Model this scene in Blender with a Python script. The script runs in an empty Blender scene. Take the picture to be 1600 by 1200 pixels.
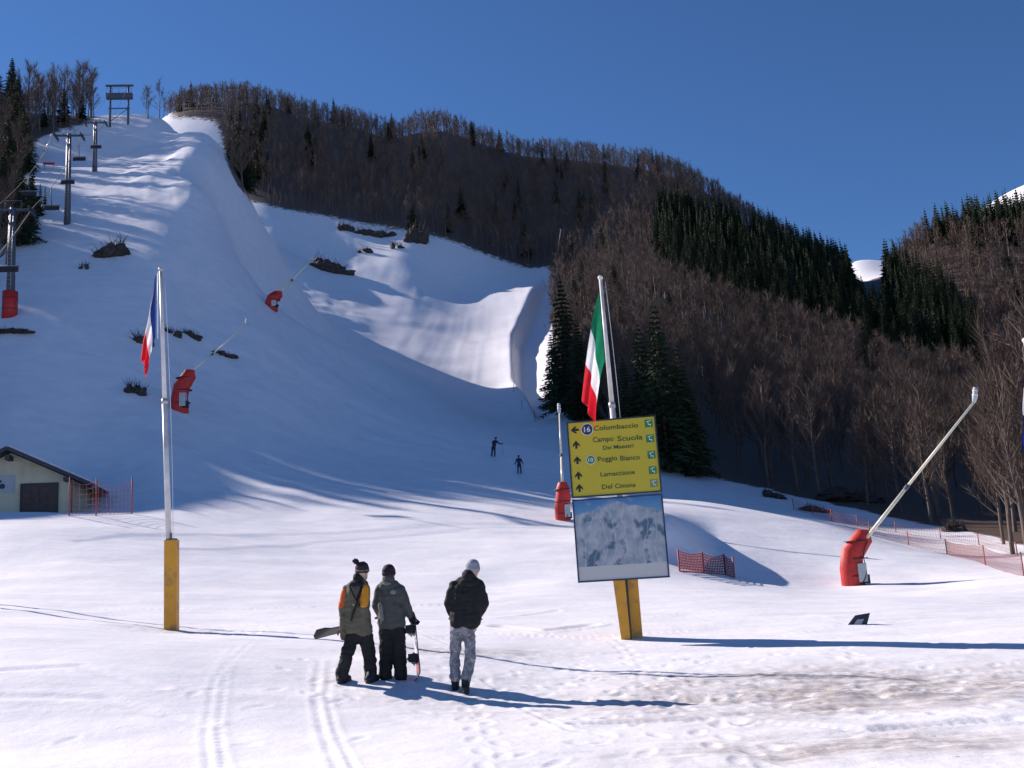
import bpy, bmesh, math, random
import numpy as np
from mathutils import Vector, Matrix
RAD = math.radians
rng = random.Random(7)
nrg = np.random.RandomState(11)
SC = bpy.context.scene
COL = SC.collection

# ---------------------------------------------------------------- camera
FPX, PITCH, ROLL, EYE = 1537.0, RAD(10.7), RAD(3.6), 1.6
cF = np.array([0, math.cos(PITCH), math.sin(PITCH)])
cR0 = np.array([1.0, 0, 0]); cU0 = np.array([0, -math.sin(PITCH), math.cos(PITCH)])
cR = math.cos(ROLL)*cR0 - math.sin(ROLL)*cU0
cU = math.sin(ROLL)*cR0 + math.cos(ROLL)*cU0
CAM = np.array([0, 0, EYE])
cam = bpy.data.cameras.new('camera'); cam_o = bpy.data.objects.new('camera', cam); COL.objects.link(cam_o)
cam.sensor_width = 36.0; cam.lens = 36.0*FPX/1600.0
cam.clip_start = 0.1; cam.clip_end = 8000
M = Matrix(((cR[0], cU[0], -cF[0], 0), (cR[1], cU[1], -cF[1], 0), (cR[2], cU[2], -cF[2], EYE), (0, 0, 0, 1)))
cam_o.matrix_world = M
SC.camera = cam_o
SC.render.resolution_x, SC.render.resolution_y = 1024, 768

# ---------------------------------------------------------------- sky, sun, exposure
SUN_AZ, SUN_EL = RAD(-57.0), RAD(30.5)          # azimuth from +Y, negative to the left
SUN_DIR = np.array([math.sin(SUN_AZ)*math.cos(SUN_EL), math.cos(SUN_AZ)*math.cos(SUN_EL), math.sin(SUN_EL)])
W = bpy.data.worlds.new('World'); SC.world = W; W.use_nodes = True
nt = W.node_tree; nt.nodes.clear()
wo = nt.nodes.new('ShaderNodeOutputWorld'); bg = nt.nodes.new('ShaderNodeBackground'); sk = nt.nodes.new('ShaderNodeTexSky')
sk.sky_type = 'NISHITA'; sk.sun_disc = False; sk.sun_elevation = SUN_EL; sk.sun_rotation = SUN_AZ
sk.altitude = 1600; sk.air_density = 1.0; sk.dust_density = 0.0; sk.ozone_density = 10.0
bg.inputs['Strength'].default_value = 0.075
nt.links.new(sk.outputs[0], bg.inputs['Color']); nt.links.new(bg.outputs[0], wo.inputs['Surface'])
sl = bpy.data.lights.new('sun', 'SUN'); sl.energy = 5.0; sl.angle = RAD(0.5); sl.color = (1.0, 0.875, 0.83)
so = bpy.data.objects.new('sun', sl); COL.objects.link(so)
so.rotation_euler = Vector(-SUN_DIR).to_track_quat('-Z', 'Y').to_euler(); so.location = (-40, 20, 60)
vs = SC.view_settings
SC.display_settings.display_device = 'sRGB'
vs.view_transform = 'Standard'; vs.look = 'None'; vs.gamma = 1.0; vs.exposure = 0.62; vs.use_curve_mapping = False

# ---------------------------------------------------------------- pixels and noise
def dirp(px, py):
    return cF + cR*(px-800)/FPX + cU*(600-py)/FPX
def pix(px, py, D):
    d = dirp(px, py); return CAM + d*(D/math.hypot(d[0], d[1]))
def proj(P):
    v = np.asarray(P, float) - CAM
    dz = v @ cF
    dz = np.where(np.abs(dz) < 1e-6, 1e-6, dz)
    return 800 + FPX*(v @ cR)/dz, 600 - FPX*(v @ cU)/dz, dz
PERM = nrg.rand(256, 256)
def vnoise(x, y):
    x = np.asarray(x, float); y = np.asarray(y, float)
    xi = np.floor(x).astype(int); yi = np.floor(y).astype(int)
    fx = x-xi; fy = y-yi; fx = fx*fx*(3-2*fx); fy = fy*fy*(3-2*fy)
    a = PERM[xi & 255, yi & 255]; b = PERM[(xi+1) & 255, yi & 255]
    c = PERM[xi & 255, (yi+1) & 255]; d = PERM[(xi+1) & 255, (yi+1) & 255]
    return (a*(1-fx)+b*fx)*(1-fy) + (c*(1-fx)+d*fx)*fy - 0.5
def fbm(x, y, o=4):
    s = 0; a = 1.0; f = 1.0
    for i in range(o):
        s = s + a*vnoise(x*f+17.3*i, y*f+5.1*i); a *= .5; f *= 2.03
    return s
def sstep(a, b, x):
    t = np.clip((np.asarray(x, float)-a)/(b-a), 0, 1); return t*t*(3-2*t)
def inpoly(px, py, poly):
    px = np.asarray(px, float); py = np.asarray(py, float)
    c = np.zeros(px.shape, bool); n = len(poly)
    for i in range(n):
        x1, y1 = poly[i]; x2, y2 = poly[(i+1) % n]
        k = (y1 > py) != (y2 > py)
        with np.errstate(divide='ignore', invalid='ignore'):
            c ^= k & (px < (x2-x1)*(py-y1)/((y2-y1) if y2 != y1 else 1e-9) + x1)
    return c

# ---------------------------------------------------------------- terrain: hidden dips shaped to let sun through, visible control points read off the picture
COLS = {   # pixel column: (pixel row, distance in metres), near to far
 -120: [(985,20),(955,27),(880,42),(812,54),(806,60),(770,66),(690,75),(560,93),(450,118),(370,154),(300,195),(258,228),(243,254),(290,300),(400,370)],
 20: [(1000,18),(962,25),(885,40),(802,53),(804,60),(772,67),(650,77),(505,95),(400,121),(300,160),(257,192),(251,206),(210,222),(178,243),(250,285),(400,365)],
 150: [(1000,18),(975,22),(888,38),(802,54),(803,60),(772,66),(640,79),(500,96),(400,117),(300,150),(262,177),(255,192),(210,213),(180,236),(250,277),(400,360)],
 260: [(1012,17),(985,22),(888,38),(797,56),(772,61),(700,70),(600,84),(500,98),(400,115),(310,138),(258,164),(249,178),(215,202),(190,228),(270,275),(420,350),(340,520),(185,720),(200,820)],
 400: [(1030,16),(985,22),(892,38),(793,58),(768,63),(700,75),(600,90),(520,104),(478,114),(505,150),(490,230),(440,310),(385,420),(335,500),(250,600),(165,690),(185,790)],
 600: [(1040,15.5),(990,20.5),(900,37),(790,60),(765,66),(700,86),(610,122),(575,142),(567,158),(570,190),(558,232),(528,297),(450,405),(365,500),(290,570),(224,650),(250,750)],
 780: [(1050,15.5),(1010,18.5),(906,36),(788,62),(760,72),(712,95),(665,145),(640,182),(600,240),(520,345),(460,425),(425,475),(340,560),(258,650),(275,750)],
 880: [(1055,15.5),(1013,18.5),(910,34),(812,58),(775,72),(700,110),(640,160),(560,230),(500,310),(440,420),(425,470),(350,550),(268,650),(285,750)],
 960: [(1055,15.2),(1008,18.8),(915,34),(860,44),(790,64),(770,80),(690,120),(600,160),(520,210),(460,270),(470,330),(385,470),(276,630),(290,740)],
 1100: [(1050,15.2),(1003,19),(925,32),(895,44),(783,76),(788,84),(745,108),(640,160),(560,215),(485,285),(492,330),(400,470),(312,640),(326,740)],
 1300: [(1045,15),(992,19.5),(940,30),(912,48),(822,68),(824,78),(790,100),(700,145),(620,195),(560,240),(562,300),(480,420),(420,570),(440,700),(440,950)],
 1360: [(1045,15),(992,19.5),(940,30),(910,48),(842,64),(842,76),(800,96),(720,140),(640,190),(585,235),(580,300),(510,420),(455,570),(440,760),(420,900),(412,1050),(440,1300)],
 1450: [(1045,15),(992,19.5),(940,30),(908,48),(868,58),(862,74),(818,92),(740,135),(670,185),(630,230),(600,300),(480,420),(385,540),(400,700),(390,900),(375,1150)],
 1600: [(1045,15),(995,19),(945,29),(903,46),(880,66),(842,80),(780,120),(720,165),(690,215),(600,310),(470,430),(352,560),(385,760),(350,1150),(289,1500),(330,1900)],
 1720: [(1045,15),(995,19),(945,29),(900,46),(880,62),(842,76),(780,120),(720,165),(680,215),(590,310),(460,430),(345,560),(375,760),(310,1150),(262,1500),(310,1900)],
 500: [(1035,16),(988,21),(896,38),(792,59),(767,64),(700,80),(600,101),(550,116),(522,128),(535,165),(520,230),(492,300),(400,450),(345,515),(260,595),(195,670),(215,760)],
 700: [(1045,15.5),(1000,19.5),(903,36),(789,61),(762,69),(706,90),(650,130),(622,165),(614,190),(598,230),(520,338),(450,435),(378,495),(300,560),(218,630),(235,730)],
 560: [(792,59),(766,65),(700,84),(600,112),(560,130),(547,140),(555,175),(544,230),(518,295),(450,400),(400,460),(350,510),(280,580),(205,660),(225,760)],
 470: [(793,59),(767,63),(700,78),(600,97),(540,112),(508,124),(525,160),(510,230),(478,300),(400,440),(340,515),(260,605),(185,690),(200,790)],
 650: [(790,60),(764,68),(702,88),(640,118),(602,148),(594,165),(592,200),(580,230),(530,305),(480,375),(430,430),(370,485),(300,550),(215,625),(235,720)],
 330: [(793,57),(768,62),(700,73),(600,88),(500,104),(400,120),(310,143),(250,172),(216,202),(300,255),(440,330),(420,430),(290,580),(165,700),(180,800)],
 1420: [(490,430),(430,560),(430,700),(430,900),(410,1100)],
 1330: [(424,900),(416,1050),(440,1300)],
 1390: [(424,900),(416,1050),(440,1300)],
}
AZC = [  # azimuth in degrees, [(distance, height)]
 (-44, [(12,.05),(20,.3),(32,1.5),(55,6.5),(78,19),(103,33),(140,55),(200,86),(260,100),(340,100),(520,80)]),
 (-58, [(12,.05),(20,.3),(32,1.2),(55,4.5),(78,11),(103,20),(140,33),(200,50),(260,56),(340,56),(520,50)]),
 (-80, [(12,.05),(20,.3),(32,1),(55,3),(103,10),(200,22),(400,30)]),
 (-105, [(20,.2),(40,1),(100,6),(200,12),(400,20)]),
 (44, [(12,0),(20,.1),(30,-.3),(48,-.8),(66,-1.2),(80,0),(120,7),(165,18),(215,26),(310,60),(430,120),(560,175),(760,170)]),
 (72, [(12,0),(30,-.4),(60,-1.5),(120,2),(250,20),(500,70),(760,100)]),
 (105, [(20,0),(60,-2),(200,-3),(600,20)]),
]
cu, cv, ct = [], [], []
for px, rows in COLS.items():
    for py, D in rows:
        P = pix(px, py, D); cu.append(math.atan2(P[0], P[1])); cv.append(math.log(D)); ct.append((P[2]-EYE)/D)
for az, rows in AZC:
    for D, z in rows: cu.append(RAD(az)); cv.append(math.log(D)); ct.append((z-EYE)/D)
for az in range(-165, 180, 30):
    if abs(az) > 120:
        for D in (6, 20, 80, 300, 900): cu.append(RAD(az)); cv.append(math.log(D)); ct.append(-EYE/D)
for az in (-100, -60, -30, -15, 0, 15, 30, 60, 100):
    for D in (3, 5.5, 9): cu.append(RAD(az)); cv.append(math.log(D)); ct.append(-EYE/D)
for az in (-60, -30, 0, 15):
    for D in (900, 2500): cu.append(RAD(az)); cv.append(math.log(D)); ct.append(.10)
for az in (-120, -60, 0, 30, 60, 120):
    cu.append(RAD(az)); cv.append(math.log(4500)); ct.append(.0)
cu = np.array(cu)*2.0; cv = np.array(cv); ct = np.array(ct)
def _phi(r2): return 0.5*r2*np.log(r2+1e-12)
n = len(cu)
A = np.zeros((n+3, n+3))
A[:n, :n] = _phi((cu[:, None]-cu)**2+(cv[:, None]-cv)**2) + np.eye(n)*2e-4
A[:n, n] = 1; A[:n, n+1] = cu; A[:n, n+2] = cv; A[n:, :n] = A[:n, n:].T
TW = np.linalg.solve(A, np.concatenate([ct, np.zeros(3)]))
def tps(u, v):
    u = u.ravel()*2.0; v = v.ravel(); out = np.empty_like(u)
    for i in range(0, len(u), 20000):
        a, b = u[i:i+20000], v[i:i+20000]
        out[i:i+20000] = _phi((a[:, None]-cu)**2+(b[:, None]-cv)**2) @ TW[:n] + TW[n] + TW[n+1]*a + TW[n+2]*b
    return out

# track polylines pressed into the near snow (pixel coordinates), half width in metres, depth
TRACKS = [
 ([(395,1060),(352,1100),(340,1150),(352,1210)], .045, .012), ([(372,1070),(335,1112),(322,1160),(330,1210)], .045, .010),
 ([(500,1075),(492,1110),(505,1150),(530,1205)], .045, .012), ([(520,1070),(512,1110),(525,1150),(555,1205)], .04, .010),
 ([(760,1075),(820,1105),(890,1140),(960,1150)], .04, .014), ([(300,985),(400,960),(520,935),(700,905)], .10, .028),
 ([(330,1000),(450,985),(640,975),(900,955)], .10, .026), ([(640,1005),(780,1000),(880,985)], .10, .028),
 ([(0,1010),(150,1000),(260,990)], .12, .022), ([(780,1010),(850,1012),(930,1000)], .16, .05),
 ([(1000,1080),(1150,1075),(1300,1085),(1500,1070)], .08, .03), ([(900,1130),(1100,1120),(1350,1140),(1600,1120)], .09, .03),
 ([(0,1130),(120,1118),(260,1125)], .10, .02), ([(0,1150),(160,1140),(330,1150)], .10, .02),
]
_rt = random.Random(77)
for _k in range(30):      # crossing ski tracks on the apron
    _x, _y = _rt.uniform(-100, 1600), _rt.uniform(935, 1060); _dx, _dy = _rt.uniform(120, 420), _rt.uniform(-38, 30)
    TRACKS.append(([(_x, _y), (_x+_dx*.5, _y+_dy*.5+_rt.uniform(-8, 8)), (_x+_dx, _y+_dy)], _rt.uniform(.03, .06), _rt.uniform(.008, .02)))
_tr = []
for pts, w, dpt in TRACKS:
    q = []
    for a, b in zip(pts[:-1], pts[1:]):
        for k in range(14):
            s = k/14.0; d = dirp(a[0]+(b[0]-a[0])*s, a[1]+(b[1]-a[1])*s)
            q.append((CAM + d*(-EYE/d[2]))[:2] if d[2] < -.02 else pix(a[0]+(b[0]-a[0])*s, a[1]+(b[1]-a[1])*s, 28)[:2])
    _tr.append((np.array(q), w, dpt))

def height_arrays(u, D):
    """terrain height for azimuth u (radians) and distance D"""
    shp = u.shape
    t = tps(u, np.log(D)).reshape(shp)
    z = EYE + t*D
    x = D*np.sin(u); y = D*np.cos(u)
    back = sstep(RAD(125), RAD(160), np.abs(u)); z = z*(1-back)
    near = 1-sstep(9, 16, D); z = z*(1-near*.85)
    # cut bank beside the sign, its face turned from the sun
    pxs = 800 + FPX*np.tan(u)/math.cos(PITCH)*.985
    w = sstep(900, 950, pxs)*(1-sstep(1015, 1105, pxs))
    bank = w*sstep(44.6, 46.4, D)*(1-sstep(47.5, 66, D))
    z = z + 1.7*bank
    # raised ground added out of view on the left, to shade the slope
    z = z + 6.0*sstep(.525, .57, -u)*(1-sstep(.72, .84, -u))*sstep(84, 100, D)*(1-sstep(150, 185, D))
    # ditch between the far piste and the wood, its near wall turned from the sun
    edge = np.interp(D, [150, 185, 245, 335, 400, 470], [835, 822, 800, 803, 832, 858])
    ditch = sstep(edge-1, edge+17, pxs)*(1-sstep(edge+60, edge+170, pxs))*sstep(150, 175, D)*(1-sstep(420, 470, D))
    z = z - np.clip(D*.022, 2.5, 7.5)*ditch
    # drifts and bumps
    wf = sstep(45, 110, D)
    z = z + (1-wf)*.16*fbm(x/6.5+3.1, y/4.2, 3)*sstep(12, 30, D) + wf*np.clip(D*.0028, .2, .9)*fbm(x/22.+1.7, y/26., 3)
    # groomer lines: along the shoulder of the near slope, down the fall line of the far piste
    g1 = sstep(72, 92, D)*(1-sstep(165, 200, D))*sstep(-.50, -.30, u)*(1-sstep(.02, .08, u))
    z = z + g1*(.22*vnoise(D/1.7+u*5, u*7+9) + .30*vnoise(D/4.5+u*8, u*5+2))
    g2 = sstep(185, 230, D)*(1-sstep(480, 520, D))*sstep(-.16, -.10, u)*(1-sstep(.03, .06, u))
    z = z + g2*(.14*vnoise(x/3.2+D*.012, D/90.) + .08*vnoise(x/1.3, D/60.))
    # lumpy wind-worn snow of the upper bank
    g3 = sstep(125, 145, D)*(1-sstep(470, 520, D))*sstep(-.46, -.36, u)*(1-sstep(-.17, -.12, u))
    z = z + g3*(.9*fbm(x/7., y/9., 3))*np.clip(D/320., .35, 1.0)
    z = z + g3*(1-sstep(230, 280, D))*(.55*fbm(x/2.6+y*.05, y/6.5, 3) + .5*np.maximum(0, fbm(x/4.5+8, y/8., 2))**1.0)
    g4 = sstep(62, 75, D)*(1-sstep(150, 190, D))*sstep(-.60, -.50, u)*(1-sstep(.03, .10, u))
    z = z + g4*(.10*fbm(x/1.2+y*.3, y/3.1, 3) + .07*vnoise(D/.9+u*3, u*14))
    nearm = sstep(5, 9, D)*(1-sstep(40, 75, D))
    z = z + nearm*(.06*fbm(x*.22, y*.5, 3) + .010*fbm(x*1.1, y*2.2, 3))
    # churned, dirty snow on the right
    px, py, _ = proj(np.stack([x, y, z], -1))
    ch = churn_mask(x, y)
    z = z + ch*(.05*fbm(x*2.6, y*2.3, 4))
    if np.min(D) < 40:
        for q, wd, dp in _tr:
            d2 = np.full(shp, 1e9)
            m = (D < 32)
            if not m.any(): break
            xm, ym = x[m], y[m]; best = np.full(xm.shape, 1e9)
            lo = q.min(0)-1; hi = q.max(0)+1
            k = (xm > lo[0]) & (xm < hi[0]) & (ym > lo[1]) & (ym < hi[1])
            if k.any():
                best[k] = np.sqrt(((xm[k][:, None]-q[:, 0])**2+(ym[k][:, None]-q[:, 1])**2).min(1))
            dz = -dp*np.exp(-(best/wd)**2) + dp*.45*np.exp(-((best-2*wd)/(wd*.8))**2)
            zz = z[m]; zz += dz; z[m] = zz
    return z
def churn_mask(x, y):
    c = np.exp(-(((x-4.4)/4.2)**2 + ((y-12.4)/2.1)**2))*1.15
    c2 = np.exp(-(((x+.9)/1.6)**2 + ((y-17.6)/.8)**2))*.6
    c3 = np.exp(-(((x-3.0)/2.4)**2 + ((y-8.6)/.9)**2))*.7
    c4 = np.exp(-(((x+7.4)/1.6)**2 + ((y-21)/.8)**2))*.35
    return np.clip(np.maximum.reduce([c, c2, c3, c4])*(1.0+1.3*fbm(x*.9, y*1.3, 4)), 0, 1)

def build_axis():
    seg = [(-180, -60, 2.5), (-60, -33, .45), (-33, 32, .13), (32, 60, .5), (60, 180, 2.5)]
    a = []
    for s, e, d in seg:
        k = int(round((e-s)/d)); a += [s+(e-s)*i/k for i in range(k)]
    return np.radians(np.array(a))
AZ = build_axis()
DR = np.concatenate([[.5, 1.5, 3, 4.5], np.geomspace(5.5, 32, 330), np.geomspace(32.3, 700, 250), np.geomspace(715, 5200, 44)])
UU, DD = np.meshgrid(AZ, DR)
ZZ = height_arrays(UU, DD)
ZZ[:3] = ZZ[3:4].mean()
def boot_prints():
    g = np.random.RandomState(5); pr = []
    def trail(p, q, n_):
        a, b = [(CAM + dirp(*r)*(-EYE/dirp(*r)[2]))[:2] for r in (p, q)]; d = b-a; L = np.hypot(*d); d = d/L; nrm = np.array([-d[1], d[0]]); k = 0
        for s_ in np.arange(0, L, .36):
            c = a+d*(s_+g.uniform(-.04, .04))+nrm*((.10 if k % 2 else -.10)+g.uniform(-.04, .04)); pr.append((c[0], c[1], math.atan2(d[1], d[0])+g.uniform(-.3, .3))); k += 1
    for p, q in (((780,1210),(724,1086)),((1180,1200),(960,1012)),((985,1025),(640,1060)),((1580,1060),(1000,1030)),((1600,1120),(900,1085))): trail(p, q, 0)
    for k in range(520):
        c = np.array([g.normal(3.6, 2.6), g.normal(12.4, 1.9)]) if k < 330 else (np.array([g.normal(-7, 1.1), g.normal(21, .9)]) if k < 400 else np.array([g.normal(.4, 1.6), g.normal(14.5, 2.0)]))
        pr.append((c[0], c[1], g.uniform(0, 6.28)))
    for x_, y_, a in pr:
        D_ = math.hypot(x_, y_)
        if D_ < 6.5 or y_ < 2: continue
        u_ = math.atan2(x_, y_); i0, i1 = np.searchsorted(AZ, [u_-.35/D_, u_+.35/D_]); j0, j1 = np.searchsorted(DR, [D_-.35, D_+.35])
        dx = DD[j0:j1, i0:i1]*np.sin(UU[j0:j1, i0:i1])-x_; dy = DD[j0:j1, i0:i1]*np.cos(UU[j0:j1, i0:i1])-y_
        l = dx*math.cos(a)+dy*math.sin(a); w = -dx*math.sin(a)+dy*math.cos(a); e = np.sqrt((l/.15)**2+(w/.065)**2)
        ZZ[j0:j1, i0:i1] += -.011*np.exp(-e**4) + .004*np.exp(-((e-1.45)/.35)**2)
boot_prints()
XX = DD*np.sin(UU); YY = DD*np.cos(UU)
_azx = np.concatenate([AZ, [math.pi]]); LDR = np.log(DR)
Zw = np.concatenate([ZZ, ZZ[:, :1]], 1)
def height(x, y):
    x = np.asarray(x, float); y = np.asarray(y, float)
    u = np.arctan2(x, y); d = np.clip(np.hypot(x, y), .6, 5100)
    i = np.clip(np.searchsorted(_azx, u)-1, 0, len(_azx)-2); j = np.clip(np.searchsorted(DR, d)-1, 0, len(DR)-2)
    fu = (u-_azx[i])/(_azx[i+1]-_azx[i]); fv = (d-DR[j])/(DR[j+1]-DR[j])
    return (Zw[j, i]*(1-fu)+Zw[j, i+1]*fu)*(1-fv) + (Zw[j+1, i]*(1-fu)+Zw[j+1, i+1]*fu)*fv
def march(P, d, smax, steps, s0=1.0):
    """first terrain hit of rays P + s d (vectorised); returns s or nan"""
    P = np.atleast_2d(P); s = np.geomspace(s0, smax, steps)
    X = P[:, None, :] + s[None, :, None]*d
    below = X[..., 2] < height(X[..., 0], X[..., 1])
    hit = below.any(1); k = below.argmax(1)
    k0 = np.maximum(k-1, 0); a = s[k0].copy(); b = s[k].copy()
    for _ in range(12):
        m = .5*(a+b); Q = P + m[:, None]*d
        bl = Q[:, 2] < height(Q[:, 0], Q[:, 1]); b = np.where(bl, m, b); a = np.where(bl, a, m)
    return np.where(hit, b, np.nan)
def hit(px, py, smax=900):
    d = dirp(px, py); s = march(CAM, d, smax, 1500, 3.0)[0]
    if s != s: print('NO HIT', px, py); return pix(px, py, 200)
    P = CAM+d*s; return np.array([P[0], P[1], float(height(P[0], P[1]))])
def dist(P): return math.hypot(P[0], P[1])

# ---------------------------------------------------------------- helpers
def tag(o, label=None, cat=None, group=None, kind=None):
    if label: o['label'] = label
    if cat: o['category'] = cat
    if group: o['group'] = group
    if kind: o['kind'] = kind
    return o
def empty(name, loc=(0, 0, 0), rz=0.0):
    o = bpy.data.objects.new(name, None); COL.objects.link(o)
    o.location = [float(v) for v in loc]; o.rotation_euler = (0, 0, rz); o.empty_display_size = .2
    return o
def np_mesh(name, V, Fl, sizes=None, smooth=False):
    """mesh from numpy arrays: V (n,3), Fl (m,k) faces of one size"""
    V = np.asarray(V, np.float32); Fl = np.asarray(Fl, np.int32)
    me = bpy.data.meshes.new(name)
    me.vertices.add(len(V)); me.vertices.foreach_set('co', V.ravel())
    m, k = Fl.shape
    me.loops.add(m*k); me.loops.foreach_set('vertex_index', Fl.ravel())
    me.polygons.add(m); me.polygons.foreach_set('loop_start', np.arange(0, m*k, k, dtype=np.int32))
    me.update(calc_edges=True)
    if smooth: me.polygons.foreach_set('use_smooth', np.ones(m, bool))
    return me
class MB:
    """collects shapes into one mesh"""
    def __init__(s): s.v = []; s.f = []; s.m = []; s.sm = []
    def add(s, vs, fs, mat=0, smooth=False):
        b = len(s.v); s.v += [tuple(float(c) for c in v) for v in vs]
        for f in fs: s.f.append(tuple(b+i for i in f)); s.m.append(mat); s.sm.append(smooth)
    def box(s, c, d, rot=None, mat=0, taper=1.0):
        x, y, z = d[0]/2, d[1]/2, d[2]/2; vs = []
        for sz in (-1, 1):
            t = taper if sz > 0 else 1.0
            for sx, sy in ((-1, -1), (1, -1), (1, 1), (-1, 1)):
                p = Vector((sx*x*t, sy*y*t, sz*z))
                if rot is not None: p = rot @ p
                vs.append((p.x+c[0], p.y+c[1], p.z+c[2]))
        s.add(vs, [(3, 2, 1, 0), (4, 5, 6, 7), (0, 1, 5, 4), (1, 2, 6, 5), (2, 3, 7, 6), (3, 0, 4, 7)], mat)
    def tube(s, pts, rad, seg=8, mat=0, caps=True, flat=1.0):
        pts = [Vector([float(c) for c in p]) for p in pts]
        if not hasattr(rad, '__len__'): rad = [rad]*len(pts)
        vs = []; up = None
        for i, p in enumerate(pts):
            t = (pts[min(i+1, len(pts)-1)]-pts[max(i-1, 0)])
            t = t.normalized() if t.length > 1e-9 else Vector((0, 0, 1))
            if up is None: up = Vector((0, 0, 1)) if abs(t.z) < .9 else Vector((0, 1, 0))
            a = t.cross(up); a = a.normalized() if a.length > 1e-6 else t.orthogonal().normalized()
            b = a.cross(t)
            for k in range(seg):
                an = 2*math.pi*k/seg
                q = p + a*math.cos(an)*rad[i] + b*math.sin(an)*rad[i]*flat
                vs.append(tuple(q))
        fs = []
        for i in range(len(pts)-1):
            for k in range(seg):
                k2 = (k+1) % seg; fs.append((i*seg+k, i*seg+k2, (i+1)*seg+k2, (i+1)*seg+k))
        if caps: fs.append(tuple(reversed(range(seg)))); fs.append(tuple((len(pts)-1)*seg+k for k in range(seg)))
        s.add(vs, fs, mat, True)
    def prism(s, outline, axis_o, ax, ay, an, depth, mat=0):
        """extrude a 2D outline lying in the plane (ax, ay) at axis_o by depth along an"""
        o = Vector(axis_o); ax = Vector(ax); ay = Vector(ay); an = Vector(an); k = len(outline)
        vs = [tuple(o+ax*p[0]+ay*p[1]) for p in outline] + [tuple(o+ax*p[0]+ay*p[1]+an*depth) for p in outline]
        fs = [tuple(range(k)), tuple(reversed(range(k, 2*k)))]
        for i in range(k): j = (i+1) % k; fs.append((j, i, i+k, j+k))
        s.add(vs, fs, mat)
    def ball(s, c, r, seg=12, rings=8, mat=0):
        if not hasattr(r, '__len__'): r = (r, r, r)
        vs = [(c[0], c[1], c[2]-r[2])]
        for i in range(1, rings):
            a = math.pi*i/rings
            for k in range(seg):
                b = 2*math.pi*k/seg
                vs.append((c[0]+r[0]*math.sin(a)*math.cos(b), c[1]+r[1]*math.sin(a)*math.sin(b), c[2]-r[2]*math.cos(a)))
        vs.append((c[0], c[1], c[2]+r[2])); fs = []
        for k in range(seg):
            fs.append((0, 1+(k+1) % seg, 1+k))
            for i in range(rings-2):
                a = 1+i*seg; fs.append((a+k, a+(k+1) % seg, a+seg+(k+1) % seg, a+seg+k))
            a = 1+(rings-2)*seg; fs.append((a+k, a+(k+1) % seg, len(vs)-1))
        s.add(vs, fs, mat, True)
    def mesh(s, name, mats):
        me = bpy.data.meshes.new(name); me.from_pydata(s.v, [], s.f)
        for m in (mats if isinstance(mats, (list, tuple)) else [mats]): me.materials.append(m)
        me.polygons.foreach_set('material_index', s.m); me.polygons.foreach_set('use_smooth', s.sm)
        me.update(); return me
    def build(s, name, mats, parent=None, bevel=0.0):
        me = s.mesh(name, mats)
        o = bpy.data.objects.new(name, me); COL.objects.link(o)
        if parent is not None: o.parent = parent
        if bevel:
            b = o.modifiers.new('bevel', 'BEVEL'); b.width = bevel; b.segments = 2; b.limit_method = 'ANGLE'; b.angle_limit = RAD(40)
        return o
def link(name, me, parent=None, loc=None):
    o = bpy.data.objects.new(name, me); COL.objects.link(o)
    if parent is not None: o.parent = parent
    if loc is not None: o.location = [float(c) for c in loc]
    return o

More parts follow.
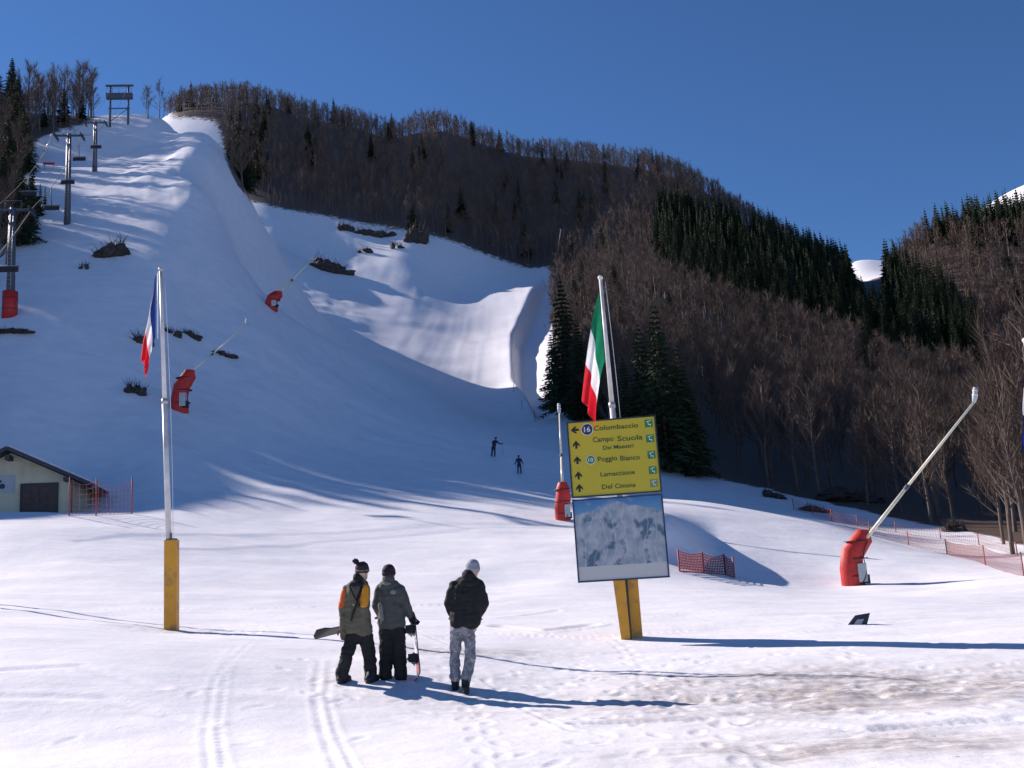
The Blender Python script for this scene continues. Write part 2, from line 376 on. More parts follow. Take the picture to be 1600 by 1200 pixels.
def mat(name, col, rough=.6, var=.12, scale=3.0, metal=0.0, bump=0.0, bscale=40.0, spec=.4, sub=0.0, coord='Object', dirt=None, dscale=1.5):
    m = bpy.data.materials.new(name); m.use_nodes = True; t = m.node_tree; N = t.nodes; L = t.links
    b = N['Principled BSDF']; b.inputs['Roughness'].default_value = rough; b.inputs['Metallic'].default_value = metal
    b.inputs['Specular IOR Level'].default_value = spec
    tc = N.new('ShaderNodeTexCoord'); nz = N.new('ShaderNodeTexNoise'); nz.inputs['Scale'].default_value = scale; nz.inputs['Detail'].default_value = 6
    L.new(tc.outputs[coord], nz.inputs['Vector'])
    mx = N.new('ShaderNodeMix'); mx.data_type = 'RGBA'
    c = Vector(col)
    mx.inputs['A'].default_value = (*[max(0, v*(1-var)) for v in c], 1); mx.inputs['B'].default_value = (*[min(1, v*(1+var)) for v in c], 1)
    rp = N.new('ShaderNodeMapRange'); rp.inputs['From Min'].default_value = .3; rp.inputs['From Max'].default_value = .7
    L.new(nz.outputs['Fac'], rp.inputs['Value']); L.new(rp.outputs['Result'], mx.inputs['Factor'])
    out = mx.outputs['Result']
    if dirt:
        n2 = N.new('ShaderNodeTexNoise'); n2.inputs['Scale'].default_value = dscale; n2.inputs['Detail'].default_value = 8
        L.new(tc.outputs[coord], n2.inputs['Vector'])
        r2 = N.new('ShaderNodeMapRange'); r2.inputs['From Min'].default_value = .52; r2.inputs['From Max'].default_value = .72
        L.new(n2.outputs['Fac'], r2.inputs['Value'])
        m2 = N.new('ShaderNodeMix'); m2.data_type = 'RGBA'; L.new(out, m2.inputs['A']); m2.inputs['B'].default_value = (*dirt, 1)
        L.new(r2.outputs['Result'], m2.inputs['Factor']); out = m2.outputs['Result']
    L.new(out, b.inputs['Base Color'])
    if bump:
        n3 = N.new('ShaderNodeTexNoise'); n3.inputs['Scale'].default_value = bscale; n3.inputs['Detail'].default_value = 5
        L.new(tc.outputs[coord], n3.inputs['Vector'])
        bp = N.new('ShaderNodeBump'); bp.inputs['Strength'].default_value = bump; bp.inputs['Distance'].default_value = .02
        L.new(n3.outputs['Fac'], bp.inputs['Height']); L.new(bp.outputs['Normal'], b.inputs['Normal'])
    if sub:
        b.inputs['Transmission Weight'].default_value = 0
        tr = N.new('ShaderNodeBsdfTranslucent'); L.new(out, tr.inputs['Color'])
        ms = N.new('ShaderNodeMixShader'); ms.inputs[0].default_value = sub
        L.new(b.outputs[0], ms.inputs[1]); L.new(tr.outputs[0], ms.inputs[2])
        L.new(ms.outputs[0], N['Material Output'].inputs['Surface'])
    return m

# ---------------------------------------------------------------- snow
def snow_material():
    m = bpy.data.materials.new('snow'); m.use_nodes = True; t = m.node_tree; N = t.nodes; L = t.links
    b = N['Principled BSDF']; b.inputs['Roughness'].default_value = .55; b.inputs['Specular IOR Level'].default_value = .25
    geo = N.new('ShaderNodeNewGeometry')
    def noise(sc, det=5, rough=.55, vec=None):
        x = N.new('ShaderNodeTexNoise'); x.inputs['Scale'].default_value = sc; x.inputs['Detail'].default_value = det; x.inputs['Roughness'].default_value = rough
        L.new(vec or geo.outputs['Position'], x.inputs['Vector']); return x.outputs['Fac']
    def rng_(v, a, b_, c=0, d=1):
        x = N.new('ShaderNodeMapRange'); x.inputs['From Min'].default_value = a; x.inputs['From Max'].default_value = b_
        x.inputs['To Min'].default_value = c; x.inputs['To Max'].default_value = d; L.new(v, x.inputs['Value']); return x.outputs['Result']
    def mul(a, b_, op='MULTIPLY'):
        x = N.new('ShaderNodeMath'); x.operation = op; x.use_clamp = op != 'ADD'
        for i, v in enumerate((a, b_)):
            if isinstance(v, (int, float)): x.inputs[i].default_value = v
            else: L.new(v, x.inputs[i])
        return x.outputs[0]
    def mix(a, b_, f):
        x = N.new('ShaderNodeMix'); x.data_type = 'RGBA'
        for k, v in (('A', a), ('B', b_)):
            if isinstance(v, tuple): x.inputs[k].default_value = (*v, 1)
            else: L.new(v, x.inputs[k])
        L.new(f, x.inputs['Factor']); return x.outputs['Result']
    col = mix((.80, .82, .855), (.88, .885, .90), rng_(noise(.6, 8), .35, .65))
    # stretched melt streaks of grey old snow on the apron
    mp = N.new('ShaderNodeMapping'); mp.inputs['Scale'].default_value = (.35, 1.6, 1); L.new(geo.outputs['Position'], mp.inputs['Vector'])
    col = mix(col, (.70, .69, .70), mul(rng_(noise(.9, 7, .6, mp.outputs[0]), .5, .75), .5))
    at = N.new('ShaderNodeAttribute'); at.attribute_name = 'dirt'
    dn = mul(at.outputs['Fac'], rng_(noise(3.2, 9, .68, mp.outputs[0]), .28, .58))
    col = mix(col, (.36, .315, .28), mul(dn, .85))
    dg = mul(at.outputs['Fac'], rng_(noise(17, 6, .7), .56, .7))
    col = mix(col, (.13, .105, .085), mul(dg, .8))
    # scattered crumbs and specks everywhere near
    at3 = N.new('ShaderNodeAttribute'); at3.attribute_name = 'near'
    sp = mul(at3.outputs['Fac'], rng_(noise(9, 3, .5), .70, .78)); sp = mul(sp, rng_(noise(.5, 3), .42, .62))
    col = mix(col, (.30, .26, .23), mul(sp, .7))
    at2 = N.new('ShaderNodeAttribute'); at2.attribute_name = 'litter'
    lw = N.new('ShaderNodeMath'); lw.operation = 'MULTIPLY_ADD'; L.new(noise(.35, 6, .6), lw.inputs[0]); lw.inputs[1].default_value = .9; lw.inputs[2].default_value = -.45
    ls = N.new('ShaderNodeMath'); ls.operation = 'ADD'; L.new(at2.outputs['Fac'], ls.inputs[0]); L.new(lw.outputs[0], ls.inputs[1])
    lf = rng_(ls.outputs[0], .42, .62)
    col = mix(col, (.10, .072, .055), lf)
    L.new(col, b.inputs['Base Color'])
    # fine relief
    h1 = noise(1.1, 4, .5, mp.outputs[0]); h2 = noise(5, 6, .6, mp.outputs[0]); h3 = noise(38, 3, .6)
    h0 = mul(noise(.42, 7, .66), 1.5)
    hs = mul(mul(h0, mul(h1, .55), 'ADD'), mul(mul(h2, .16), mul(h3, .035), 'ADD'), 'ADD')
    bp = N.new('ShaderNodeBump'); bp.inputs['Strength'].default_value = .35; bp.inputs['Distance'].default_value = .12
    L.new(hs, bp.inputs['Height']); L.new(bp.outputs['Normal'], b.inputs['Normal'])
    return m
SNOW = snow_material()

# forest regions by the pixel of a tree's foot and its distance
F_MAIN = [(225,186),(290,184),(340,188),(356,262),(382,312),(440,326),(540,344),(620,358),(700,374),(760,398),(812,416),(862,420),(900,300),(1380,420),(1700,560),(1700,-200),(225,-200)]
F_SPUR = [(862,470),(866,560),(872,640),(930,690),(1000,712),(1060,728),(1090,742),(1200,764),(1300,788),(1420,814),(1540,836),(1600,852),(1800,880),(1800,300),(900,300),(866,420)]
F_LEFT = [(-900,120),(150,120),(152,186),(110,200),(60,215),(40,246),(28,300),(-30,330),(-140,360),(-900,420)]
def forest_kind(bx, by, D):
    """0 none, 1 bare beech, 2 conifer probability handled by the caller"""
    k = np.zeros(bx.shape, int)
    k[inpoly(bx, by, F_MAIN) & (D > 140) & (D < 820)] = 1
    k[inpoly(bx, by, F_SPUR) & (D > 72) & (D < 820)] = 1
    k[inpoly(bx, by, F_LEFT) & (D > 120) & (D < 300)] = 1
    return k
nr, na = DD.shape
V = np.stack([XX, YY, ZZ], -1)
PX, PY, PZ = proj(V)
lit = (forest_kind(PX, PY, DD) > 0) & (PZ > 0)
lit |= (DD > 60) & (UU > RAD(30)) & (UU < RAD(75)) & (DD < 660)
lit |= (DD > 105) & (UU < RAD(-33)) & (UU > RAD(-80)) & (DD < 450)
litter = lit.astype(np.float32)
for _ in range(3):
    litter = (litter + np.roll(litter, 1, 0) + np.roll(litter, -1, 0))/3; litter = (litter + np.roll(litter, 1, 1) + np.roll(litter, -1, 1) + np.roll(litter, 3, 1) + np.roll(litter, -3, 1))/5
idx = np.arange(nr*na).reshape(nr, na)
i00 = idx[:-1, :]; i10 = idx[1:, :]
quad = np.stack([i00, np.roll(i00, -1, 1), np.roll(i10, -1, 1), i10], -1).reshape(-1, 4)[:, ::-1]
gm = np_mesh('snow_ground', V.reshape(-1, 3), quad, smooth=True)
gm.materials.append(SNOW)
for nm, arr in (('litter', litter), ('dirt', churn_mask(XX, YY)), ('near', ((DD > 4) & (DD < 45)).astype(np.float32))):
    a = gm.attributes.new(nm, 'FLOAT', 'POINT'); a.data.foreach_set('value', np.ascontiguousarray(arr, np.float32).ravel())
GROUND = link('snow_ground', gm)
tag(GROUND, 'snow covered valley floor, groomed ski slope and wooded hills', 'snow', kind='structure')

# ---------------------------------------------------------------- trees
M_BARK = mat('beech_bark', (.125, .10, .085), .85, .25, 2.0, spec=.2)
M_TWIG = mat('beech_twigs', (.125, .092, .074), .85, .35, .12, spec=.15, coord='Object')
M_NEEDLE = mat('conifer_needles', (.026, .048, .022), .7, .35, .5, spec=.2)
M_FIRBARK = mat('conifer_bark', (.09, .065, .05), .9, .25, 2.0, spec=.2)

def sliver(vs, fs, p, d, L, w, r):
    """one thin triangular twig"""
    d = d.normalized(); s = d.cross(Vector((r.uniform(-1, 1), r.uniform(-1, 1), r.uniform(-1, 1))))
    if s.length < 1e-4: s = d.orthogonal()
    s.normalize(); b = len(vs)
    vs += [tuple(p+s*w*.5), tuple(p-s*w*.5), tuple(p+d*L)]; fs.append((b, b+1, b+2))
def rvec(r): return Vector((r.gauss(0, 1), r.gauss(0, 1), r.gauss(0, 1))).normalized()
def beech(seed, lod):
    """bare broadleaf tree 13 m tall; returns (trunk MB, twig verts, twig faces)"""
    r = random.Random(seed); Ht = 13.0; tb = MB(); vs, fs = [], []
    lean = Vector((r.uniform(-.5, .5), r.uniform(-.5, .5), 0)); seg = 6 if lod == 0 else 3
    def axis(t): return Vector((lean.x*t*t + .12*math.sin(t*7+seed), lean.y*t*t + .12*math.cos(t*6+seed), t*Ht*.86))
    ks = 7 if lod == 0 else 3
    tb.tube([axis(i/(ks-1)) + Vector((0, 0, -.9 if i == 0 else 0)) for i in range(ks)], [.20*(1-.85*i/(ks-1)) for i in range(ks)], seg, caps=False)
    nl = 20 if lod == 0 else 12
    for i in range(nl):
        t = .20 + .74*(i+r.random()*.7)/nl; p = axis(t); a = r.uniform(0, 6.283) + i*2.4
        L = (5.4*(1-t*.66))*r.uniform(.7, 1.15); el = RAD(r.uniform(28, 52) + 26*t)
        d = Vector((math.cos(a)*math.cos(el), math.sin(a)*math.cos(el), math.sin(el)))
        pts = [p]; q = p.copy(); dd = d.copy()
        for k in range(3):
            dd = (dd + Vector((0, 0, .14)) + rvec(r)*.14).normalized(); q = q + dd*(L/3); pts.append(q.copy())
        if lod == 0: tb.tube(pts, [.075*(1-t*.5), .05, .03, .012], 4, caps=False)
        else:
            sliver(vs, fs, pts[0], pts[2]-pts[0], (pts[2]-pts[0]).length*1.25, .11, r)
        nt_ = (46, 17, 10)[lod]
        for k in range(nt_):
            s = r.uniform(.18, 1.0)*3; j = min(2, int(s)); pt = pts[j].lerp(pts[j+1], s-j)
            td = ((pts[3]-pts[0]).normalized()*.55 + rvec(r)*.75 + Vector((0, 0, .55)))
            sliver(vs, fs, pt, td, r.uniform(.7, 1.9)*(1.0 if lod == 0 else 1.15), r.uniform(.030, .055) if lod == 0 else r.uniform(.055, .10)*(1 if lod == 1 else 1.6), r)
    for k in range(24 if lod == 0 else 10):
        pt = axis(r.uniform(.8, 1.0)); sliver(vs, fs, pt, rvec(r)*.6+Vector((0, 0, 1)), r.uniform(.9, 2.0), .05 if lod == 0 else .09, r)
    return tb, vs, fs
def conifer(seed, lod):
    """spruce 14 m tall with drooping boughs"""
    r = random.Random(seed); Ht = 14.0; tb = MB(); vs, fs = [], []
    tb.tube([(0, 0, -.9), (0, 0, Ht*.5), (0, 0, Ht*.985)], [.20, .12, .015], 6 if lod == 0 else 3, caps=False)
    lay = 30 if lod == 0 else 15
    for i in range(lay):
        t = i/(lay-1); z = .7 + (Ht-1.0)*t; R_ = (2.75*(1-t)**.82 + .14)*r.uniform(.78, 1.14)
        nb = max(5, int((11 if lod == 0 else 7)*(1-t*.5)))
        for k in range(nb):
            a = 6.283*k/nb + i*1.9 + r.uniform(-.3, .3); L = R_*r.uniform(.72, 1.18)
            out = Vector((math.cos(a), math.sin(a), 0)); sd = Vector((-math.sin(a), math.cos(a), 0))
            drop = -L*r.uniform(.10, .36)*(1-t*.6)
            tip = Vector((0, 0, z)) + out*L + Vector((0, 0, drop)); mid = Vector((0, 0, z+.05)) + out*L*.5 + Vector((0, 0, drop*.25))
            b = len(vs); w = L*.24+.10
            if lod:
                vs += [(0, 0, z+.15), tuple(mid+sd*w+Vector((0, 0, -.18))), tuple(tip), tuple(mid-sd*w+Vector((0, 0, -.18))), tuple(mid+Vector((0, 0, -.55-L*.08)))]
                fs += [(b, b+1, b+2), (b, b+2, b+3), (b+1, b+4, b+3)]
            else:
                base = Vector((0, 0, z))
                for q in range(8):
                    s0 = .14 + .86*q/8.0; c0 = base.lerp(mid, min(1, s0*2)) if s0 < .5 else mid.lerp(tip, (s0-.5)*2)
                    for sg in (-1, 1):
                        dv = (out*.75 + sd*sg*r.uniform(.5, 1.0) + Vector((0, 0, r.uniform(-.6, .05))))
                        sliver(vs, fs, c0, dv, (w*1.35)*(1.15-s0*.55)*r.uniform(.7, 1.2), .20*(1.1-t*.5), r)
                    if q % 2 == 0: sliver(vs, fs, c0, Vector((out.x*.3, out.y*.3, -1)), r.uniform(.22, .5)*(1.1-t*.6), .18, r)
                sliver(vs, fs, tip-out*.3, out+Vector((0, 0, -.15)), .45, .12, r)
    return tb, vs, fs
NB, NC = 7, 5
def protos(fn, n, seed, names, mats):
    hi = []
    for i in range(n):
        tb, vs, fs = fn(seed+i, 0)
        hi.append((tb.mesh(names[0], mats[0]), np_mesh(names[1], vs, fs)))
        hi[-1][1].materials.append(mats[1])
    lo = []
    for i in range(n+2):
        tb, vs, fs = fn(seed+50+i, 1)
        tv = np.array(tb.v, np.float32); tf = []
        for q in tb.f: tf += [(q[0], q[1], q[2]), (q[0], q[2], q[3])]
        lo.append((tv, np.array(tf, np.int32), np.array(vs, np.float32), np.array(fs, np.int32)))
    far = []
    for i in range(n+2):
        tb, vs, fs = fn(seed+80+i, 2)
        tv = np.array(tb.v, np.float32); tf = []
        for q in tb.f: tf += [(q[0], q[1], q[2]), (q[0], q[2], q[3])]
        far.append((tv, np.array(tf, np.int32), np.array(vs, np.float32), np.array(fs, np.int32)))
    return hi, lo, far
BE_HI, BE_LO, BE_FAR = protos(beech, NB, 100, ('trunk', 'crown'), (M_BARK, M_TWIG))
CO_HI, CO_LO, CO_FAR = protos(conifer, NC, 300, ('trunk', 'crown'), (M_FIRBARK, M_NEEDLE))

# where trees stand -------------------------------------------------------
def scatter(umin, umax, dmin, dmax, spacing, seed):
    g = np.random.RandomState(seed)
    area = (umax-umin)*.5*(dmax**2-dmin**2); k = int(area/spacing**2)
    u = g.uniform(umin, umax, k); D = np.sqrt(g.uniform(dmin**2, dmax**2, k))
    return D*np.sin(u), D*np.cos(u)
def thin(x, y, s):
    """drop points closer than s to an earlier one"""
    cell = {}; keep = []
    for i, (a, b) in enumerate(zip(x, y)):
        c = (int(a//s), int(b//s)); ok = True
        for dx in (-1, 0, 1):
            for dy in (-1, 0, 1):
                for j in cell.get((c[0]+dx, c[1]+dy), ()):
                    if (x[j]-a)**2+(y[j]-b)**2 < s*s: ok = False
        if ok: cell.setdefault(c, []).append(i); keep.append(i)
    return np.array(keep, int)
LIT = [  # what the photograph shows in the sun
 [(560,505),(622,452),(700,432),(850,428),(840,470),(795,540),(800,600),(822,648),(770,632),(700,612),(620,585),(550,535)],
 [(-400,830),(0,812),(200,806),(870,800),(1040,784),(1135,780),(1300,815),(1400,845),(1600,905),(1700,930),(1700,1400),(-400,1400)],
 [(150,262),(255,258),(268,300),(325,400),(360,450),(300,400),(215,335),(150,294)],
]
def shades_lit(x, y, h, rad=1.6, polys=None):
    """does a tree of height h at (x, y) throw its shadow on snow that the photograph shows sunlit"""
    z = height(x, y); bad = np.zeros(len(x), bool)
    side = np.array([SUN_DIR[1], -SUN_DIR[0]]); side = side/np.hypot(*side)
    for fr, off in ((.25, 0), (.5, rad), (.5, -rad), (.75, rad*.8), (.75, -rad*.8), (.98, 0)):
        P = np.stack([x+side[0]*off, y+side[1]*off, z+h*fr], -1)
        s = march(P, -SUN_DIR, 420, 160, 1.0)
        Q = P - np.where(np.isnan(s), 0, s)[:, None]*SUN_DIR
        qx, qy, qz = proj(Q); vis = (~np.isnan(s)) & (qz > 1)
        for pl in (polys or LIT): bad |= vis & inpoly(qx, qy, pl)
    return bad
TREES = []   # (x, y, z, height, kind, group)
def put(x, y, kind, hmin, hmax, grp, seed, check=True, rad=1.6, steps=(1.0, .72, .5, .36, .25)):
    g = np.random.RandomState(seed); h0 = g.uniform(hmin, hmax, len(x)); z = height(x, y)
    todo = np.arange(len(x))
    for st in steps:
        h = h0[todo]*st
        if grp == 'main': h = h*np.where(np.hypot(x[todo], y[todo]) < 300, .62, 1.0)
        ok = ~shades_lit(x[todo], y[todo], h, rad*(.5+.5*st)) if check else np.ones(len(todo), bool)
        for j, i in enumerate(todo):
            if ok[j]: TREES.append((x[i], y[i], z[i], h[j], kind, grp))
        todo = todo[~ok]
        if not len(todo): break
    if grp == 'left':
        bx_ = proj(np.stack([x[todo], y[todo], z[todo]], -1))[0] if len(todo) else []
        for j, i in enumerate(todo):
            if bx_[j] < 110 and np.hypot(x[i], y[i]) > 188 and g.rand() < .9: TREES.append((x[i], y[i], z[i], h0[i]*.9, kind, grp))
# woods in view
x, y = scatter(RAD(-34), RAD(31), 72, 820, 3.3, 1)
k = thin(x, y, 2.9); x, y = x[k], y[k]
bx, by, bz = proj(np.stack([x, y, height(x, y)], -1)); D = np.hypot(x, y)
fk = forest_kind(bx, by, D) > 0
x, y, bx, by, D = x[fk], y[fk], bx[fk], by[fk], D[fk]
keep = np.random.RandomState(5).rand(len(x)) < np.clip(1.25-D/1000, .62, 1.0)
x, y, bx, by, D = x[keep], y[keep], bx[keep], by[keep], D[keep]
CONI = [(1030,330),(1120,345),(1250,400),(1340,425),(1420,430),(1500,480),(1560,600),(1480,640),(1300,590),(1180,520),(1060,480),(1020,440)]
dark = (inpoly(bx, by, CONI) & (D > 300)) 
dark |= (D > 480) & (bx > 1180) & (bx < 1345) & (np.random.RandomState(8).rand(len(x)) < .35)
dark |= (D > 440) & (bx > 1430) & (by < 385)
dark |= (np.random.RandomState(9).rand(len(x)) < .035) & (D > 200)
dark |= inpoly(bx, by, [(352,180),(420,200),(420,300),(372,312)]) & (np.random.RandomState(10).rand(len(x)) < .35)
dark |= (bx < 30) & (D < 260) & (np.random.RandomState(12).rand(len(x)) < .5)
gap = (bx > 1332) & (bx < 1388) & (D > 430)
x, y, bx, by, D, dark = [q[~gap] for q in (x, y, bx, by, D, dark)]
left = bx < 200
spur = inpoly(bx, by, F_SPUR) & (D < 330)
for kd, m, hmin, hmax in ((0, ~dark, 10.5, 15.0), (1, dark, 11, 17)):
    put(x[m & left], y[m & left], kd, hmin, hmax, 'left', 21, True)
    put(x[m & ~left & ~spur], y[m & ~left & ~spur], kd, hmin*1.25, hmax*1.3, 'main', 22, True)
    put(x[m & spur], y[m & spur], kd, hmin*.9, hmax*.95, 'spur', 23, False)
def single(px, py, kind, h, grp):
    P = hit(px, py); TREES.append((P[0], P[1], P[2], h, kind, grp))
# big spruces beside the piste, tops and feet read off the picture
for px, py, top in ((890,648,432),(912,655,500),(868,640,520),(1045,738,476),(1015,722,505),(1075,742,540),(985,712,560),(940,690,560),(1000,715,600),(1090,746,600)):
    P = hit(px, py); single(px, py, 1, (py-top)/FPX*dist(P)*1.03, 'spruce')
for px, py, top in ((62,338,285),(46,362,270),(30,385,262),(12,412,270),(-8,440,300),(50,330,262),(20,345,235),(70,322,290),(2,380,240)):
    P = hit(px, py); single(px, py, 1 if px % 4 else 0, (py-top)/FPX*dist(P)*1.03, 'edge')
for px, py, top in ((8,305,188),(24,292,180),(40,272,182),(-6,335,205),(6,272,158),(20,262,150),(34,254,158),(-12,300,170),(48,246,186),(14,330,228)):
    P = hit(px, py); single(px, py, 1 if px % 3 else 0, (py-top)/FPX*dist(P)*1.03, 'edge')
for k in range(30):
    px = -6+k*5.2+rng.uniform(-2, 2); py = rng.uniform(184, 205) if px < 110 else rng.uniform(182, 188)
    P = hit(px, py); single(px, py, 1 if k % 6 == 2 else 0, rng.uniform(44, 66)/FPX*dist(P), 'left')
# woods outside the frame on the left: they throw the shade over the slope
x, y = scatter(RAD(-62), RAD(-29.5), 58, 330, 4.4, 31)
k = thin(x, y, 4.0); x, y = x[k], y[k]
bx, by, bz = proj(np.stack([x, y, height(x, y)], -1))
m = (bx < -45); x, y = x[m], y[m]
put(x, y, 0, 11, 15.5, 'offleft', 33, True, 1.8)
h2 = np.random.RandomState(44).rand(len(x)) < .5
put(x[h2]+1.9, y[h2]+1.2, 1, 10, 15, 'offleft', 34, True, 2.2)
# a few trees beyond the right edge
for px, py, top in ((1583,866,600),(1604,868,520),(1626,862,540),(1650,866,500),(1570,850,640),(1690,868,500),(1640,850,560)):
    P = hit(px, py); single(px, py, 0, (py-top)/FPX*dist(P), 'right')

T = TREES
tx = np.array([t[0] for t in T]); ty = np.array([t[1] for t in T]); tz = np.array([t[2] for t in T]); th = np.array([t[3] for t in T]); tk = np.array([t[4] for t in T])
tD = np.hypot(tx, ty); bx, by, bz = proj(np.stack([tx, ty, tz+th*.5], -1))
inview = (bx > -15) & (bx < 1612) & (by > 0)
size = th/tD
chosen = np.zeros(len(T), bool)
for kd, lim in ((0, 290), (1, 280)):
    c = np.where(inview & (tk == kd))[0]; c = c[np.argsort(-size[c])][:lim]; chosen[c] = True
LBL = {
 ('left', 0): ('bare brown beech in the wood left of the upper piste', 'bare beeches left of the upper piste'),
 ('left', 1): ('dark spruce in the wood left of the upper piste', 'spruces left of the upper piste'),
 ('edge', 0): ('small bare tree on the snow edge beside the lift pylons', 'small trees beside the lift pylons'),
 ('edge', 1): ('small dark spruce on the snow edge beside the lift pylons', 'small spruces beside the lift pylons'),
 ('main', 0): ('bare brown beech in the wood above the sunlit piste', 'bare beeches above the sunlit piste'),
 ('main', 1): ('dark spruce in the evergreen band high on the far wooded hill', 'spruces on the far wooded hill'),
 ('spur', 0): ('bare brown beech on the near wooded spur behind the sign and snow lances', 'bare beeches on the near wooded spur'),
 ('spur', 1): ('dark spruce among the bare beeches of the near wooded spur', 'spruces on the near wooded spur'),
 ('spruce', 1): ('large dark spruce at the foot of the wood between piste and sign', 'large spruces beside the piste'),
 ('right', 0): ('tall bare tree with pale trunk at the end of the red net fence', 'tall bare trees at the right fence end'),
}
def place_tree(t, i):
    r = random.Random(1000+i); kind = t[4]; hi = (CO_HI if kind else BE_HI); tm, cm = hi[r.randrange(len(hi))]
    base = 14.0 if kind else 13.0; s = t[3]/base
    root = empty('spruce_tree' if kind else 'beech_tree', (t[0], t[1], t[2]), r.uniform(0, 6.28))
    wd = s*(r.uniform(.7, 1.28) if kind else r.uniform(.85, 1.15))
    if t[5] == 'spruce': wd = s*1.0
    if t[5] in ('right',): wd = s*.8
    root.scale = (wd, wd, s)
    link('trunk', tm, root); link('crown', cm, root)
    g = LBL[(t[5], kind)]; tag(root, g[0], 'tree', g[1])
for i in np.where(chosen)[0]: place_tree(T[i], int(i))
def merge(sel, lo, far, name, mats, label, base, seed):
    g = np.random.RandomState(seed); VV = []; FF = []; MI = []; b = 0
    for i in sel:
        src = far if tD[i] > 430 else lo
        tv, tf, cv_, cf = src[g.randint(len(src))]; a = g.uniform(0, 6.283); s = th[i]/base; w = s*(g.uniform(.85, 1.15) if base < 14 else g.uniform(.7, 1.3))
        ca, sa = math.cos(a), math.sin(a)
        for v, f_, mi in ((tv, tf, 0), (cv_, cf, 1)):
            o = np.empty_like(v); o[:, 0] = (v[:, 0]*ca-v[:, 1]*sa)*w+tx[i]; o[:, 1] = (v[:, 0]*sa+v[:, 1]*ca)*w+ty[i]; o[:, 2] = v[:, 2]*s+tz[i]
            VV.append(o); FF.append(f_+b); MI.append(np.full(len(f_), mi, np.int32)); b += len(v)
    me = np_mesh(name, np.concatenate(VV), np.concatenate(FF))
    for m_ in mats: me.materials.append(m_)
    me.polygons.foreach_set('material_index', np.concatenate(MI)); me.update()
    o = link(name, me); tag(o, label, 'woodland', kind='stuff'); return o
offl = np.array([t[5] == 'offleft' for t in T])
merge(np.where(~chosen & (tk == 0) & ~offl)[0], BE_LO, BE_FAR, 'beech_wood', (M_BARK, M_TWIG), 'far mass of bare brown beech wood covering the hills', 13.0, 3)
merge(np.where(~chosen & (tk == 1) & ~offl)[0], CO_LO, CO_FAR, 'conifer_wood', (M_FIRBARK, M_NEEDLE), 'far dark mass of evergreen wood on the hills', 14.0, 4)
merge(np.where(offl & (tk == 1))[0], CO_LO, CO_FAR, 'conifer_wood', (M_FIRBARK, M_NEEDLE), 'evergreen wood on the steep hillside left of the lift pylons', 14.0, 6)
merge(np.where(offl & (tk == 0))[0], BE_LO, BE_FAR, 'beech_wood', (M_BARK, M_TWIG), 'bare wood on the steep hillside left of the lift pylons', 13.0, 5)
print('TREES', len(T), 'single', chosen.sum(), 'beech', (tk == 0).sum(), 'conifer', (tk == 1).sum(), 'off', offl.sum())
print('TRIS', sum(len(o.data.loops)-2*len(o.data.polygons) for o in COL.objects if o.type == 'MESH' and o.get('kind')))

# ---------------------------------------------------------------- materials of the built things
M_YEL = mat('yellow_paint', (.66, .31, .025), .45, .08, 4, dirt=(.30, .20, .08), dscale=5, bump=.05)
M_SIGN = mat('sign_yellow', (.50, .41, .018), .35, .05, 2, spec=.5)
M_FRAME = mat('sign_frame', (.02, .03, .03), .4, .2, 5)
M_BLK = mat('black_print', (.012, .014, .012), .5, .1, 5)
M_GRN = mat('green_print', (.02, .20, .07), .45, .1, 5)
M_GRNT = mat('green_lettering', (.035, .075, .02), .5, .1, 5)
M_GREYGRN = mat('faded_green_print', (.16, .26, .12), .5, .1, 5)
M_BLUEP = mat('dark_blue_print', (.01, .035, .09), .45, .1, 5)
M_WHITE = mat('white_paint', (.74, .76, .76), .45, .08, 3, dirt=(.45, .43, .40), dscale=3)
M_STEEL = mat('galvanised_steel', (.42, .44, .46), .45, .18, 6, metal=.6, bump=.05)
M_POLE = mat('pale_pole', (.60, .60, .58), .4, .1, 5, dirt=(.35, .34, .32), dscale=2)
M_DSTEEL = mat('dark_steel', (.07, .085, .11), .65, .2, 4)
M_RED = mat('red_padding', (.50, .028, .022), .55, .18, 2.5, bump=.3, bscale=9, dirt=(.30, .03, .03), dscale=3)
M_BLACK = mat('black_rubber', (.02, .02, .022), .6, .2, 5)
M_LANCE = mat('lance_tube', (.66, .64, .50), .35, .08, 4)
M_CREAM = mat('cream_plaster', (.60, .56, .40), .85, .08, 1.5, bump=.15, dirt=(.50, .44, .26), dscale=1)
M_ROOF = mat('dark_roof', (.045, .045, .06), .6, .2, 3)
M_DOOR = mat('brown_door', (.075, .05, .04), .6, .2, 6)
M_GREY = mat('grey_panel', (.42, .45, .46), .6, .08, 3)
M_NET = mat('red_net', (.33, .085, .07), .6, .15, 4)
M_ROCK = mat('bare_rock', (.05, .042, .04), .9, .45, 2.5, bump=.6, bscale=6)
M_SHRUB = mat('shrub_twigs', (.055, .042, .036), .9, .3, 2)
FLAGM = {k: mat('flag_'+k, c, .75, .07, 6, spec=.1, sub=.42) for k, c in
         dict(blue=(.02, .05, .22), white=(.80, .80, .80), red=(.66, .02, .035), green=(.012, .17, .085), navy=(.012, .02, .13)).items()}

